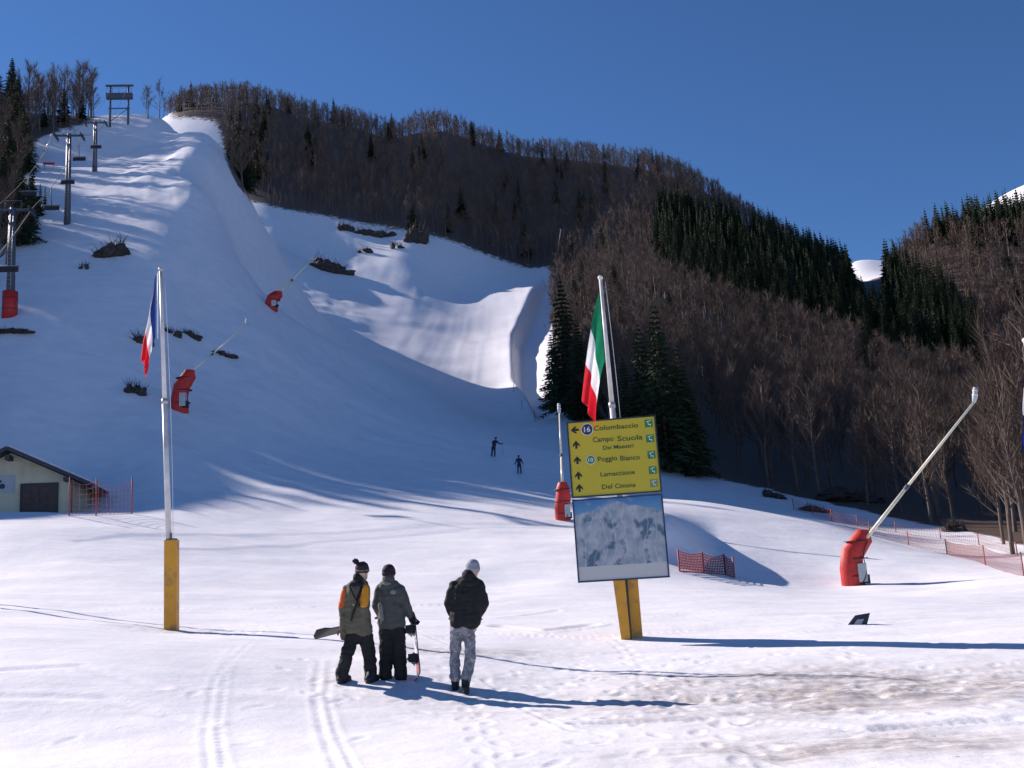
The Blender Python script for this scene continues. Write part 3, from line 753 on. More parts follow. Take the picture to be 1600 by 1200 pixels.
# ---------------------------------------------------------------- flagpoles and flags
def flagpole(base, top, label, sleeve=(.26, 1.85), group='flagpoles by the slope', zsink=.5):
    """base and top are world points; the pole stands in a yellow square sleeve"""
    base = Vector(base); hgt = top[2]-base.z; r = empty('flagpole', base)
    dx, dy = top[0]-base.x, top[1]-base.y
    m = MB(); w = sleeve[0]; m.box((0, 0, (sleeve[1]-zsink)/2), (w, w*.8, sleeve[1]+zsink)); m.build('sleeve', M_YEL, r, bevel=.015)
    m = MB(); m.box((0, 0, sleeve[1]+.012), (w*.72, w*.6, .03)); m.build('sleeve_cap', M_DSTEEL, r)
    z1 = sleeve[1]
    def at(z): f_ = z/hgt; return (dx*f_, dy*f_, z)
    m = MB(); m.tube([at(z1), at(z1+(hgt-z1)*.5)], [.062, .058], 12); m.build('lower_tube', M_POLE, r)
    m = MB(); m.tube([at(z1+(hgt-z1)*.5), at(hgt)], [.050, .034], 12); m.build('upper_tube', M_POLE, r)
    m = MB(); m.tube([at(z1+(hgt-z1)*.5-.05), at(z1+(hgt-z1)*.5+.05)], .068, 12); m.build('joint_collar', M_STEEL, r)
    m = MB(); t = at(hgt); m.ball(t, .055, 10, 6); m.build('finial', M_POLE, r)
    m = MB(); k = 12; pts = []
    for i in range(k+1):
        f_ = i/k; a = at(1.2+(hgt-1.3)*f_); pts.append((a[0]+.09+.05*math.sin(f_*3.1), a[1]-.03, a[2]))
    m.tube(pts, .006, 4); m.build('halyard', M_WHITE, r)
    m = MB(); a = at(1.95); m.box((a[0]+.07, a[1]-.05, a[2]), (.03, .03, .16)); m.build('cleat', M_DSTEEL, r)
    tag(r, label, 'flagpole', group); return r
def flag(P, cols, label, hoist=1.35, drop=2.0, out=.42, seed=1, fwd=0.0, name='flag', lean=0.0, sgn=-1):
    r = empty(name, P); g = random.Random(seed); NS, NT = 16, 22
    ph = g.uniform(0, 6); bands = len(cols)
    def pt(s, t):
        z = -t*hoist*(1-.62*s) - drop*s**1.05
        fold = math.sin(t*9.4+ph+s*1.5)
        x = sgn*(.04 + out*s**.85*(1-.34*t) + .035*s*math.sin(t*12+ph) ) + lean*(-z)
        y = -.02 + .11*min(1, s*2.2)*fold*(.55+.45*math.sin(t*3+ph)) - fwd*s*s + .03*math.sin(s*14+t*4)*s
        return (x, y, z + .03*s*math.cos(t*9.4+ph))
    for b in range(bands):
        vs = []; fs = []
        for i in range(NS+1):
            for j in range(NT+1): vs.append(pt((b+i/NS)/bands, j/NT))
        for i in range(NS):
            for j in range(NT):
                a = i*(NT+1)+j; fs.append((a, a+1, a+NT+2, a+NT+1))
        m = MB(); m.add(vs, fs, 0, True); o = m.build(cols[b]+'_band', FLAGM[cols[b]], r)
    m = MB(); m.tube([(0, -.01, .02), (0+lean*hoist, -.01, -hoist-.02)], .012, 5); m.build('hoist_rope', M_WHITE, r)
    tag(r, label, 'flag', 'flags hanging from the flagpoles'); return r

B = hit(268, 984); D1 = dist(B); Tp = pix(251, 421, D1)
flagpole(B, Tp, 'flagpole in a yellow sleeve alone on the open snow with blue white red flag', sleeve=(18/FPX*D1, 128/FPX*D1))
lean1 = -(Tp[0]-B[0])/(Tp[2]-B[2])
flag(pix(247, 428, D1-.08), ('blue', 'white', 'red'), 'limp blue white and red flag hanging from the lone flagpole', hoist=100/FPX*D1, drop=128/FPX*D1, out=.30, seed=3, name='flag', lean=lean1*.0)

# ---------------------------------------------------------------- direction sign with map
SB = hit(984, 1000); DS = dist(SB)
cen = pix(964, 775, DS)                       # middle of the sign
yaw = math.atan2(-cen[0], cen[1])*.55 - RAD(4)
SW = 138/FPX*DS; YH = 119/FPX*DS; MH = 126/FPX*DS
sg = empty('direction_sign', (cen[0], cen[1], SB[2]), yaw)
zc = cen[2]-SB[2]
ZY0 = zc + .02; ZY1 = ZY0+YH; ZM1 = zc - .02; ZM0 = ZM1-MH
def panel(name, m, z0, z1, fr, parent):
    q = MB(); q.box((0, 0, (z0+z1)/2), (SW, .05, z1-z0)); o = q.build(name, m, parent)
    q = MB(); t = .028
    for z in (z0+t/2-.004, z1-t/2+.004): q.box((0, -.006, z), (SW+.02, .07, t))
    for x in (-SW/2+t/2-.008, SW/2-t/2+.008): q.box((x, -.008, (z0+z1)/2), (t, .072, z1-z0-2*t))
    q.build('frame', fr, o); return o
yp = panel('yellow_panel', M_SIGN, ZY0, ZY1, M_FRAME, sg)
def map_material():
    m = bpy.data.materials.new('piste_map_print'); m.use_nodes = True; t = m.node_tree; N = t.nodes; L = t.links; b = N['Principled BSDF']
    b.inputs['Roughness'].default_value = .3
    tc = N.new('ShaderNodeTexCoord'); sp = N.new('ShaderNodeSeparateXYZ'); L.new(tc.outputs['Object'], sp.inputs[0])
    def mr(v, a, b_, c=0, d=1):
        x = N.new('ShaderNodeMapRange'); x.inputs[1].default_value = a; x.inputs[2].default_value = b_; x.inputs[3].default_value = c; x.inputs[4].default_value = d
        L.new(v, x.inputs[0]); return x.outputs[0]
    def ma(op, a, b_=0.0):
        x = N.new('ShaderNodeMath'); x.operation = op
        for i, v in enumerate((a, b_)):
            if isinstance(v, (int, float)): x.inputs[i].default_value = v
            else: L.new(v, x.inputs[i])
        return x.outputs[0]
    def mix(a, b_, f):
        x = N.new('ShaderNodeMix'); x.data_type = 'RGBA'
        for k, v in (('A', a), ('B', b_)):
            if isinstance(v, tuple): x.inputs[k].default_value = (*v, 1)
            else: L.new(v, x.inputs[k])
        L.new(f, x.inputs['Factor']); return x.outputs['Result']
    def nz(sc, det=5, vec=None):
        x = N.new('ShaderNodeTexNoise'); x.inputs['Scale'].default_value = sc; x.inputs['Detail'].default_value = det
        L.new(vec or tc.outputs['Object'], x.inputs['Vector']); return x.outputs['Fac']
    u = mr(sp.outputs['X'], -SW/2, SW/2, -1, 1); v = mr(sp.outputs['Z'], ZM0, ZM1)
    sky = mix((.11, .27, .44), (.035, .15, .35), mr(v, .8, 1))
    sky = mix(sky, (.36, .42, .48), mr(nz(3), .55, .75))
    prof = ma('SUBTRACT', .965, ma('MULTIPLY', ma('POWER', ma('ABSOLUTE', u), .8), .16))
    prof = ma('ADD', prof, ma('MULTIPLY', ma('SUBTRACT', nz(4), .5), .10))
    mtn = mr(ma('SUBTRACT', prof, v), 0, .02)
    snow = mix((.21, .27, .33), (.38, .41, .45), mr(nz(5), .35, .65))
    forest = mr(nz(2.6, 6), .54, .60)
    snow = mix(snow, (.06, .12, .19), ma('MULTIPLY', forest, mr(v, 1.0, .7)))
    wv = N.new('ShaderNodeTexWave'); wv.inputs['Scale'].default_value = 1.5; wv.inputs['Distortion'].default_value = 9; wv.inputs['Detail'].default_value = 3
    L.new(tc.outputs['Object'], wv.inputs['Vector'])
    snow = mix(snow, (.48, .51, .54), ma('MULTIPLY', mr(wv.outputs['Fac'], .93, .99), .35))
    col = mix(sky, snow, mtn)
    # legend strip with blocks of small print
    bk = N.new('ShaderNodeTexBrick'); bk.inputs['Scale'].default_value = 9; bk.inputs['Color1'].default_value = (.34, .36, .35, 1); bk.inputs['Color2'].default_value = (.42, .43, .42, 1)
    bk.inputs['Mortar'].default_value = (.52, .53, .52, 1); bk.inputs['Mortar Size'].default_value = .06; bk.inputs['Row Height'].default_value = .16
    mp = N.new('ShaderNodeMapping'); mp.inputs['Rotation'].default_value = (math.pi/2, 0, 0); L.new(tc.outputs['Object'], mp.inputs['Vector']); L.new(mp.outputs[0], bk.inputs['Vector'])
    col = mix(col, bk.outputs['Color'], mr(v, .185, .18))
    L.new(col, b.inputs['Base Color']); return m
mpn = panel('map_panel', map_material(), ZM0, ZM1, M_BLUEP, sg)
YF = -.025-.004                                # front face of the yellow panel
def pu(u, v): return (-SW/2+SW*u, ZY1-YH*v)    # panel coordinates
def text(s, u, v, w, hcap, m, parent, name='lettering', y=YF-.002):
    c = bpy.data.curves.new(name, 'FONT'); c.body = s; c.align_x = 'CENTER'; c.align_y = 'CENTER'; c.size = 1.0; c.offset = .012; c.resolution_u = 3; c.extrude = .0
    o = bpy.data.objects.new('tmp_text', c); COL.objects.link(o); dg = bpy.context.evaluated_depsgraph_get(); dg.update()
    me = bpy.data.meshes.new_from_object(o.evaluated_get(dg)); COL.objects.unlink(o); bpy.data.objects.remove(o)
    xs = [q.co.x for q in me.vertices]; ys = [q.co.y for q in me.vertices]
    cx, cy = (max(xs)+min(xs))/2, (max(ys)+min(ys))/2; sx = w/(max(xs)-min(xs)); sy = hcap/.72
    X, Z = pu(u, v)
    for q in me.vertices: q.co = (X+(q.co.x-cx)*sx, y, Z+(q.co.y-cy)*sy)
    me.materials.clear(); me.materials.append(m); me.name = name
    return link(name, me, parent)
def line(words, u, v, w, hcap):
    n_ = sum(len(k) for k in words)+.7*(len(words)-1); x = u-w/2
    for k in words:
        f_ = w*len(k)/n_; text(k, x+f_/2, v, SW*f_*.97, hcap, M_GRNT, yp); x += f_+w*.7/n_
line(('Colombaccio',), .55, .11, .52, .098); line(('Campo', 'Scuola'), .56, .27, .57, .105); line(('Dei', 'Maestri'), .56, .375, .35, .080)
line(('Poggio', 'Bianco'), .555, .53, .48, .100); line(('Lamaccione',), .53, .72, .40, .092); line(('Del', 'Cimone'), .53, .885, .38, .092)
def arrow(u, v, ang):
    X, Z = pu(u, v); a = SW*.040
    out = [(-.30, -1.15), (.30, -1.15), (.30, -.05), (.95, -.62), (1.0, -.05), (0, 1.1), (-1.0, -.05), (-.95, -.62), (-.30, -.05)]
    c, s = math.cos(ang), math.sin(ang)
    m = MB(); m.prism([((x*c-y*s)*a, (x*s+y*c)*a) for x, y in out], (X, YF-.002, Z), (1, 0, 0), (0, 0, 1), (0, 1, 0), .003); m.build('arrow', M_BLK, yp)
arrow(.083, .11, RAD(90))
for v in (.305, .51, .71, .875): arrow(.088, v, 0)
def disc(u, v, rr, txt, m):
    X, Z = pu(u, v)
    def circ(k): return [(k*math.cos(2*math.pi*i/24), k*math.sin(2*math.pi*i/24)) for i in range(24)]
    q = MB(); q.prism(circ(rr*1.12), (X, YF-.001, Z), (1, 0, 0), (0, 0, 1), (0, 1, 0), .003); o = q.build('number_disc', M_WHITE, yp)
    q = MB(); q.prism(circ(rr), (X, YF-.003, Z), (1, 0, 0), (0, 0, 1), (0, 1, 0), .003); q.build('disc_face', m, o)
    text(txt, u, v, rr*1.15, rr*.95, M_WHITE, o, 'number', YF-.005)
disc(.225, .115, SW*.062, '16', M_BLUEP); disc(.240, .52, SW*.046, '10', M_GRN)
for i, v in enumerate((.10, .30, .515, .715, .885)):
    X, Z = pu(.922, v); a = SW*.086
    q = MB(); q.box((X, YF-.0005, Z), (a, .004, a)); o = q.build('lift_pictogram', M_GRN if i < 4 else M_GREYGRN, yp)
    q = MB(); y0 = YF-.004
    q.box((X, y0, Z+a*.30), (a*.62, .003, a*.07), Matrix.Rotation(RAD(-14), 3, 'Y')); q.box((X-a*.08, y0, Z+a*.08), (a*.07, .0028, a*.42))
    q.box((X+a*.08, y0, Z-a*.14), (a*.36, .0026, a*.10)); q.box((X+a*.2, y0, Z-a*.28), (a*.09, .0024, a*.22)); q.build('chair_symbol', M_WHITE, o)
# legs of the sign: yellow wedge post with a dark slit
m = MB(); m.prism([(-.36, ZM0+.15), (-.12, ZM0+.15), (-.10, -.5), (-.25, -.5)], (.14, .05, 0), (1, 0, 0), (0, 0, 1), (0, 1, 0), .12); m.build('post', M_YEL, sg)
m = MB(); m.box((.04, .12, (ZM0)/2-.2), (.05, .10, ZM0+.6)); m.build('post_web', M_FRAME, sg)
m = MB(); m.box((.05, .07, (ZM0+ZY1)/2), (.10, .05, ZY1-ZM0-.1)); m.build('back_rail', M_STEEL, sg)
for z in (ZM0+.25, ZY0+.1, ZY1-.3):
    m = MB(); m.box((0, .055, z), (SW*.9, .03, .06)); m.build('cross_rail', M_STEEL, sg)
tag(sg, 'yellow direction sign with black arrows above a blue piste map on a yellow post', 'sign')

PB = hit(992, 999); DP = DS+.34
pb = pix(990, 1000, DP); pb[2] = float(height(pb[0], pb[1])); ptop = pix(938, 434, DP)
flagpole(pb, ptop, 'flagpole in a yellow sleeve rising right behind the yellow direction sign', sleeve=(26/FPX*DP, 1.9))
leanx = (ptop[0]-pb[0])/(ptop[2]-pb[2])
f2 = flag(pix(939, 458, DP-.06), ('green', 'white', 'red'), 'limp green white and red flag drooping over the top of the yellow sign', hoist=112/FPX*DP, drop=182/FPX*DP, out=.56, seed=8, fwd=.75, lean=-leanx*.5)
# third pole beyond the right edge: only its blue flag reaches into view
P3 = pix(1678, 1000, 21); P3[2] = float(height(P3[0], P3[1])); t3 = P3.copy(); t3[2] += 5.35
flagpole(P3, t3, 'flagpole carrying the dark blue flag, standing near the tall bare trees')
flag(pix(1606, 566, 20.9), ('navy', 'white', 'navy'), 'limp dark blue flag with a pale band hanging alone before the brown wood', hoist=1.2, drop=1.5, out=.34, seed=12)
# two more poles to the left whose shadows run across the snow
for tx_, ty_, h_ in ((492, 992, 9.0), (494, 999, 8.6)):
    Q = hit(tx_, ty_); L_ = h_/math.tan(SUN_EL)
    for _ in range(3):
        B_ = Q[:2] + np.array([math.sin(SUN_AZ), math.cos(SUN_AZ)])*L_; bz = float(height(B_[0], B_[1])); L_ = (bz+h_-Q[2])/math.tan(SUN_EL)
    print('OFFPOLE', proj((B_[0], B_[1], bz))[:2], proj((B_[0], B_[1], bz+h_))[:2])
    flagpole((B_[0], B_[1], bz), (B_[0], B_[1], bz+h_), 'flagpole of the pair left of the lone flagpole, its shadow crossing the snow', sleeve=(.28, 1.9), group='pair of flagpoles left of the lone one')

# ---------------------------------------------------------------- snow lances
def lance(base, elbow, tip, label, pad_h, pad_w, detail=2, rpipe=.05, padlean=0.0):
    """base on the snow, elbow where the tube leaves the red pad, tip at the nozzle head"""
    r = empty('snow_lance', base); bx_, by_, bz_ = base
    e = Vector(elbow)-Vector(base); t = Vector(tip)-Vector(base); d = (t-e).normalized()
    w = pad_w
    if pad_h:
        m = MB()
        m.tube([(0, 0, -.4), (-w*.02, 0, pad_h*.30), (w*.10, 0, pad_h*.58), (e.x-d.x*.05, 0, pad_h*.86), (e.x, 0, pad_h*1.0)], [w*.52, w*.50, w*.50, w*.42, w*.28], 10, flat=.8)
        m.build('padding', M_RED, r, bevel=.02)
        m = MB()
        for z in (.16, .48, .80): m.tube([(w*.02+e.x*z*.6, 0, pad_h*z-.02), (w*.02+e.x*z*.6, 0, pad_h*z+.02)], w*.545, 10, flat=.82)
        m.build('strap', M_BLACK, r)
        m = MB(); m.box((w*.30, -w*.34, pad_h*.22), (w*.36, w*.3, pad_h*.34)); o = m.build('valve_box', M_GREY, r, bevel=.02)
        m = MB(); m.box((w*.44, -w*.30, pad_h*.10), (w*.26, w*.34, pad_h*.16)); m.build('valve_foot', M_BLACK, r)
    m = MB(); m.tube([e-d*.3, e.lerp(t, .38)], [rpipe*1.45, rpipe*1.3], 10); m.build('lower_tube', M_LANCE, r)
    m = MB(); m.tube([e.lerp(t, .38), t], [rpipe*1.1, rpipe*.85], 10); m.build('upper_tube', M_LANCE, r)
    m = MB(); a = e.lerp(t, .38); m.tube([a-d*.12, a+d*.12], rpipe*1.7, 10); m.build('clamp', M_DSTEEL, r)
    up = Vector((d.x*.25, d.y*.25, 1)).normalized(); h0 = t
    m = MB(); m.tube([h0-d*.05, h0+up*.18, h0+up*.62], [rpipe*1.3, rpipe*1.9, rpipe*1.6], 10); o = m.build('nozzle_head', M_GREY, r)
    m = MB(); m.tube([h0+up*.25, h0+up*.30], rpipe*2.05, 10); m.tube([h0+up*.45, h0+up*.49], rpipe*1.95, 10); m.build('nozzle_ring', M_WHITE, o)
    m = MB(); k = 8; pts = [Vector((w*.2, -w*.45, .02)).lerp(e+Vector((0, -.1, -.1)), i/k) + Vector((.12*math.sin(i*.8), -.06, 0)) for i in range(k+1)]
    m.tube(pts, .025, 5); m.build('hose', M_BLACK, r)
    tag(r, label, 'snow lance', 'snow lances along the piste'); return r
b = hit(1334, 914); d = dist(b)
lance(b, pix(1353, 842, d), pix(1523, 627, d), 'snow lance with bent red padding on the sunlit snow, long pale tube slanting up', 78/FPX*d, 34/FPX*d, rpipe=.062)
b = hit(880, 812); d = dist(b)
lance(b, pix(879, 757, d), pix(874, 645, d+4.0), 'snow lance with upright white tube and red padding beside the yellow sign', 58/FPX*d, 24/FPX*d, rpipe=.058)
b = hit(281, 640); d = dist(b)
lance(b, pix(298, 583, d), pix(384, 508, d+2), 'red padded snow lance on the shaded slope beyond the lone flagpole', 60/FPX*d, 26/FPX*d, rpipe=.05)
b = hit(424, 482); d = dist(b)
lance(b, pix(436, 458, d), pix(487, 407, d+2), 'small red padded snow lance at the top of the shaded bank', 27/FPX*d, 20/FPX*d, rpipe=.10)
b = hit(868, 424); d = dist(b)
lance(b, pix(869, 412, d), pix(876, 360, d), 'thin bare snow lance standing at the top end of the sunlit piste', 0, .4, rpipe=.12)
b = hit(58, 262); d = dist(b)
lance(b, pix(62, 250, d), pix(80, 214, d), 'thin snow lance on the bright ledge beside the lift line', 0, .4, rpipe=.06)

# ---------------------------------------------------------------- chairlift
LINE = []
def pylon(px, py, top, label, pad=False, arm=3.6):
    b = hit(px, py); d = dist(b); h = (py-top)/FPX*d; r = empty('lift_pylon', b, RAD(8))
    m = MB(); m.tube([(0, 0, -.8), (0, 0, h*.5), (0, 0, h)], [.44, .34, .26], 12); m.build('mast', M_DSTEEL, r)
    m = MB(); m.box((0, 0, h-.2), (arm, .22, .24)); m.build('cross_arm', M_DSTEEL, r, bevel=.03)
    for sx in (-1, 1):
        m = MB(); m.box((sx*arm*.46, 0, h-.48), (.14, 2.0, .18)); o = m.build('sheave_beam', M_DSTEEL, r)
        m = MB()
        for k in range(4): m.tube([(sx*arm*.46-.06, -.75+.5*k, h-.28), (sx*arm*.46+.06, -.75+.5*k, h-.28)], .17, 10)
        m.build('sheaves', M_BLACK, o)
    m = MB()
    for sx in (-.18, .18): m.tube([(sx, -.56, .8), (sx, -.46, h-.4)], .022, 4)
    for k in range(int(h/.4)-2): m.tube([(-.18, -.53, .9+k*.4), (.18, -.53, .9+k*.4)], .016, 4)
    m.build('ladder', M_STEEL, r)
    m = MB(); m.tube([(-arm*.2, 0, h-.02), (-arm*.2, 0, h+.7), (arm*.2, 0, h+.7), (arm*.2, 0, h-.02)], .04, 5); m.build('lifting_frame', M_DSTEEL, r)
    if pad:
        m = MB(); m.tube([(0, 0, -.3), (0, 0, 2.3)], .66, 12); m.build('red_padding', M_RED, r)
        m = MB(); m.tube([(0, 0, .6), (0, 0, .66)], .675, 12); m.tube([(0, 0, 1.6), (0, 0, 1.66)], .675, 12); m.build('strap', M_BLACK, r)
    tag(r, label, 'lift pylon', 'chairlift pylons'); LINE.append(Vector(b)+Vector((0, 0, h-.05)))
    return r
pylon(15, 494, 330, 'chairlift pylon with red padding round its foot on the shaded slope', True)
pylon(105, 350, 206, 'tall dark chairlift pylon standing before the bright snow ledge')
pylon(148, 268, 186, 'dark chairlift pylon at the back of the bright snow ledge')
b = hit(186, 196); d = dist(b); h = 68/FPX*d
r = empty('lift_portal', b, RAD(6)); w = 40/FPX*d
for sx in (-1, 1):
    m = MB(); m.tube([(sx*w*.34, 0, -.8), (sx*w*.34, 0, h)], [.26, .20], 8); m.build('mast', M_DSTEEL, r)
m = MB(); m.box((0, 0, h-.15), (w*1.05, .4, .34)); m.build('top_beam', M_DSTEEL, r)
m = MB(); m.box((0, 0, h*.72), (w*.98, .9, h*.13)); m.build('work_platform', M_DSTEEL, r)
m = MB()
for k in range(5): m.tube([(-w*.48+w*.24*k, -.5, h*.78), (-w*.48+w*.24*k, -.5, h*.90)], .035, 4)
m.tube([(-w*.48, -.5, h*.90), (w*.48, -.5, h*.90)], .035, 4); m.build('railing', M_DSTEEL, r)
m = MB(); m.box((0, 0, h*.42), (w*.8, .2, .2)); m.tube([(-w*.34, 0, h*.1), (w*.34, 0, h*.42)], .07, 5); m.build('brace', M_DSTEEL, r)
tag(r, 'steel portal of the chairlift on the skyline beside the wood', 'lift portal'); LINE.append(Vector(b)+Vector((0, 0, h-.3)))
low = LINE[0] + (LINE[0]-LINE[1])*1.0; low.z = float(height(low.x, low.y)) + 9
PTS = [low]+LINE
def sag(a, b_, t, s=.022): return a.lerp(b_, t) - Vector((0, 0, 4*s*(b_-a).length*t*(1-t)))
for sx in (-1, 1):
    m = MB(); pts = []
    off = Vector((sx*1.66, sx*.23, 0))
    for a, b_ in zip(PTS[:-1], PTS[1:]):
        pts += [sag(a+off, b_+off, k/10) for k in range(10)]
    pts.append(PTS[-1]+off); m.tube(pts, .03, 5)
    tag(m.build('lift_cable', M_BLACK), 'steel cable of the chairlift, %s strand' % ('forest side' if sx < 0 else 'piste side'), 'cable')
def chair(P, rz):
    r = empty('lift_chair', P, rz)
    m = MB(); m.tube([(0, 0, -.02), (0, .05, -.9), (0, .35, -2.0)], .045, 6); m.build('hanger', M_DSTEEL, r)
    m = MB(); m.box((0, .10, -2.35), (1.5, .42, .06)); m.build('seat', M_BLACK, r, bevel=.02)
    m = MB(); m.box((0, .38, -2.05), (1.5, .06, .4)); m.build('backrest', M_BLACK, r, bevel=.02)
    m = MB(); m.tube([(-.75, .36, -1.75), (-.75, .30, -2.4)], .03, 5); m.tube([(.75, .36, -1.75), (.75, .30, -2.4)], .03, 5); m.tube([(-.75, .36, -1.8), (.75, .36, -1.8)], .03, 5); m.build('frame', M_DSTEEL, r)
    m = MB(); m.tube([(-.9, .3, -1.9), (-.85, -.35, -2.05), (.85, -.35, -2.05), (.9, .3, -1.9)], .022, 5); m.build('safety_bar', M_STEEL, r)
    tag(r, 'dark empty lift chair hanging from the cable between two pylons', 'lift chair', 'empty chairs of the lift')
offp = Vector((1.66, .23, 0)); offm = -offp
for a, b_, t, o in ((1, 2, .30, offp), (1, 2, .62, offp), (1, 2, .90, offp), (2, 3, .5, offp), (1, 2, .48, offm), (0, 1, .7, offp)):
    chair(sag(PTS[a]+o, PTS[b_]+o, t)-Vector((0, 0, .02)), RAD(8))

# ---------------------------------------------------------------- hut
HD = 61.0; a = pix(16, 760, HD); gz = float(height(a[0], a[1])); zap = pix(17, 700, HD)[2]-gz; zev = pix(100, 752, HD)[2]-gz
hw = 82/FPX*HD; hut = empty('ski_hut', (a[0], a[1], gz), RAD(14)); dep = 6.0; ov = 1.0
m = MB(); k = [(-hw, -.8), (hw, -.8), (hw, zev), (0, zap-.28), (-hw, zev)]; m.prism(k, (0, 0, 0), (1, 0, 0), (0, 0, 1), (0, 1, 0), dep); m.build('wall', M_CREAM, hut)
sl_ = math.atan2(zap-.28-zev, hw); Ls = (hw+.95)/math.cos(sl_)
roof = None
for sx in (-1, 1):
    m = MB(); m.box((sx*Ls/2*math.cos(sl_), dep/2-.2, zap-.12-Ls/2*math.sin(sl_)), (Ls, dep+1.6, .20), Matrix.Rotation(sx*sl_, 3, 'Y')); m.build('roof_slope', M_ROOF, hut)
    m = MB(); m.box((sx*Ls/2*math.cos(sl_), dep/2-.1, zap+.03-Ls/2*math.sin(sl_)), (Ls*.97, dep+1.2, .10), Matrix.Rotation(sx*sl_, 3, 'Y')); m.build('roof_snow', mat('roof_snow', (.80, .82, .86), .6), hut)
    m = MB(); m.box((sx*(hw-.25), -.45, zev-.02), (.26, .9, .22)); m.build('rafter_end', M_ROOF, hut)
m = MB(); m.box((0, -.45, zap-.62), (.24, .9, .26)); m.build('ridge_beam', M_ROOF, hut)
dw = 44/FPX*HD; dx = 38/FPX*HD; dz = pix(55, 759, HD)[2]-gz
m = MB(); m.box((dx, -.02, dz/2-.3), (dw, .10, dz+.6)); o = m.build('door', M_DOOR, hut)
m = MB(); m.box((dx, -.05, dz+.05), (dw+.2, .12, .12)); m.box((dx-dw/2-.05, -.05, dz/2-.3), (.10, .12, dz+.6)); m.box((dx+dw/2+.05, -.05, dz/2-.3), (.10, .12, dz+.6)); m.build('door_frame', M_ROOF, o)
for kx in range(1, 4):
    m = MB(); m.box((dx-dw/2+dw*kx/4, -.075, dz/2-.3), (.03, .02, dz+.5)); m.build('door_batten', M_ROOF, o)
m = MB(); m.box((-1.05, -.012, zev-.10), (2.6, .03, 1.0)); pnl = m.build('sign_panel', M_GREY, hut)
m = MB()
for i, (x0, w_, z_) in enumerate(((-1.55, .42, .16), (-1.02, .10, .16), (-.62, .40, .15), (-1.6, .36, -.14), (-1.2, .36, -.10), (-.8, .36, -.16), (-.4, .30, -.12))):
    m.ball((x0, -.03, zev-.10+z_), (w_/2, .012, .10 if z_ > 0 else .15), 10, 6)
m.build('faded_lettering', M_BLUEP, pnl)
m = MB(); m.box((hw-.05, -.06, zev/2-.3), (.10, .10, zev+.4)); m.build('downpipe', M_DSTEEL, hut)
m = MB(); m.box((-1.5, -.03, dz*.34), (1.7, .06, dz*.9)); m.build('store_panel', M_GREY, hut)
tag(hut, 'cream walled hut with dark overhanging gable roof behind the snow crest', 'hut')

# ---------------------------------------------------------------- nets, posts and fences
def net_fence(pix_pts, hgt, label, net=True, posts=None, dense=.16, group=None, wire=.012, top=True):
    P = [hit(*q) for q in pix_pts]; c = P[0]; r = empty('net_fence', c)
    for q in P:
        m = MB(); l = Vector(q)-Vector(c); m.tube([(l.x, l.y, l.z-.4), (l.x, l.y, l.z+hgt*1.1)], .035, 6); m.build('post', M_NET if net else M_SHRUB, r)
    for a_, b_ in zip(P[:-1], P[1:]):
        a_ = Vector(a_)-Vector(c); b_ = Vector(b_)-Vector(c); L = (b_-a_).length; m = MB()
        def pnt(s, z):
            q = a_.lerp(b_, s); q.z = float(height(q.x+c[0], q.y+c[1])) - c[2] + z*(1-.14*math.sin(math.pi*s)) + .02; return q
        nz_ = max(2, int(hgt/dense)) if net else 2; nx_ = max(4, int(L/dense))
        for j in range(nz_+1):
            m.tube([pnt(s/6, hgt*j/nz_) for s in range(7)], wire, 3, caps=False)
        if net:
            for i in range(nx_): m.tube([pnt((i+.5)/nx_, 0), pnt((i+.5)/nx_, hgt)], wire, 3, caps=False)
        m.build('netting' if net else 'rope', M_NET if net else M_POLE, r)
    tag(r, label, 'fence', group); return r
net_fence([(1062,893),(1100,896),(1134,898),(1148,903)], .85, 'low red netting at the foot of the shaded snow bank beside the sign', dense=.12, wire=.022)
net_fence([(1240,796),(1300,815),(1360,836),(1420,852),(1480,866),(1540,883),(1600,900)], .9, 'long red net fence along the edge of the sunlit piste', dense=.2, wire=.008)
net_fence([(1270,803),(1340,822),(1400,832),(1470,842),(1530,852),(1590,868)], .8, 'second net fence on the shaded side of the track below the wood', dense=.22, wire=.008)
net_fence([(108,806),(150,806),(206,803)], 1.7, 'tall red net beside the cream hut', dense=.26, wire=.009)
# red board on the upper ledge
q = hit(76, 264); r = empty('red_barrier', q, RAD(10)); m = MB(); m.box((0, 0, 1.0), (1.9, .08, .42)); m.build('board', M_RED, r)
for sx in (-.7, .7):
    m = MB(); m.tube([(sx, .06, -.3), (sx, .06, 1.2)], .04, 6); m.build('post', M_DSTEEL, r)
tag(r, 'red barrier board on two posts on the bright upper ledge', 'barrier')
# dark tilted wedge with a grey patch, sticking out of the snow
q = hit(1338, 976); r = empty('dark_wedge', q, RAD(4)); d = dist(q); s_ = d/FPX
m = MB(); m.prism([(-17*s_, -.06), (14*s_, -.06), (24*s_, 15*s_), (2*s_, 13*s_)], (0, 0, 0), (1, 0, 0), (0, .25, 1), (0, 1, -.2), .05); m.build('sheet', mat('dark_wedge_surface', (.035, .035, .055), .5, .2, 6), r)
m = MB(); m.prism([(-6*s_, -.02), (6*s_, -.02), (13*s_, 7*s_), (3*s_, 7*s_)], (0, -.008, 0), (1, 0, 0), (0, .25, 1), (0, 1, -.2), .01); m.build('grey_patch', M_GREY, r)
tag(r, 'dark tilted wedge jutting out of the snow near the shadow line', 'mat')

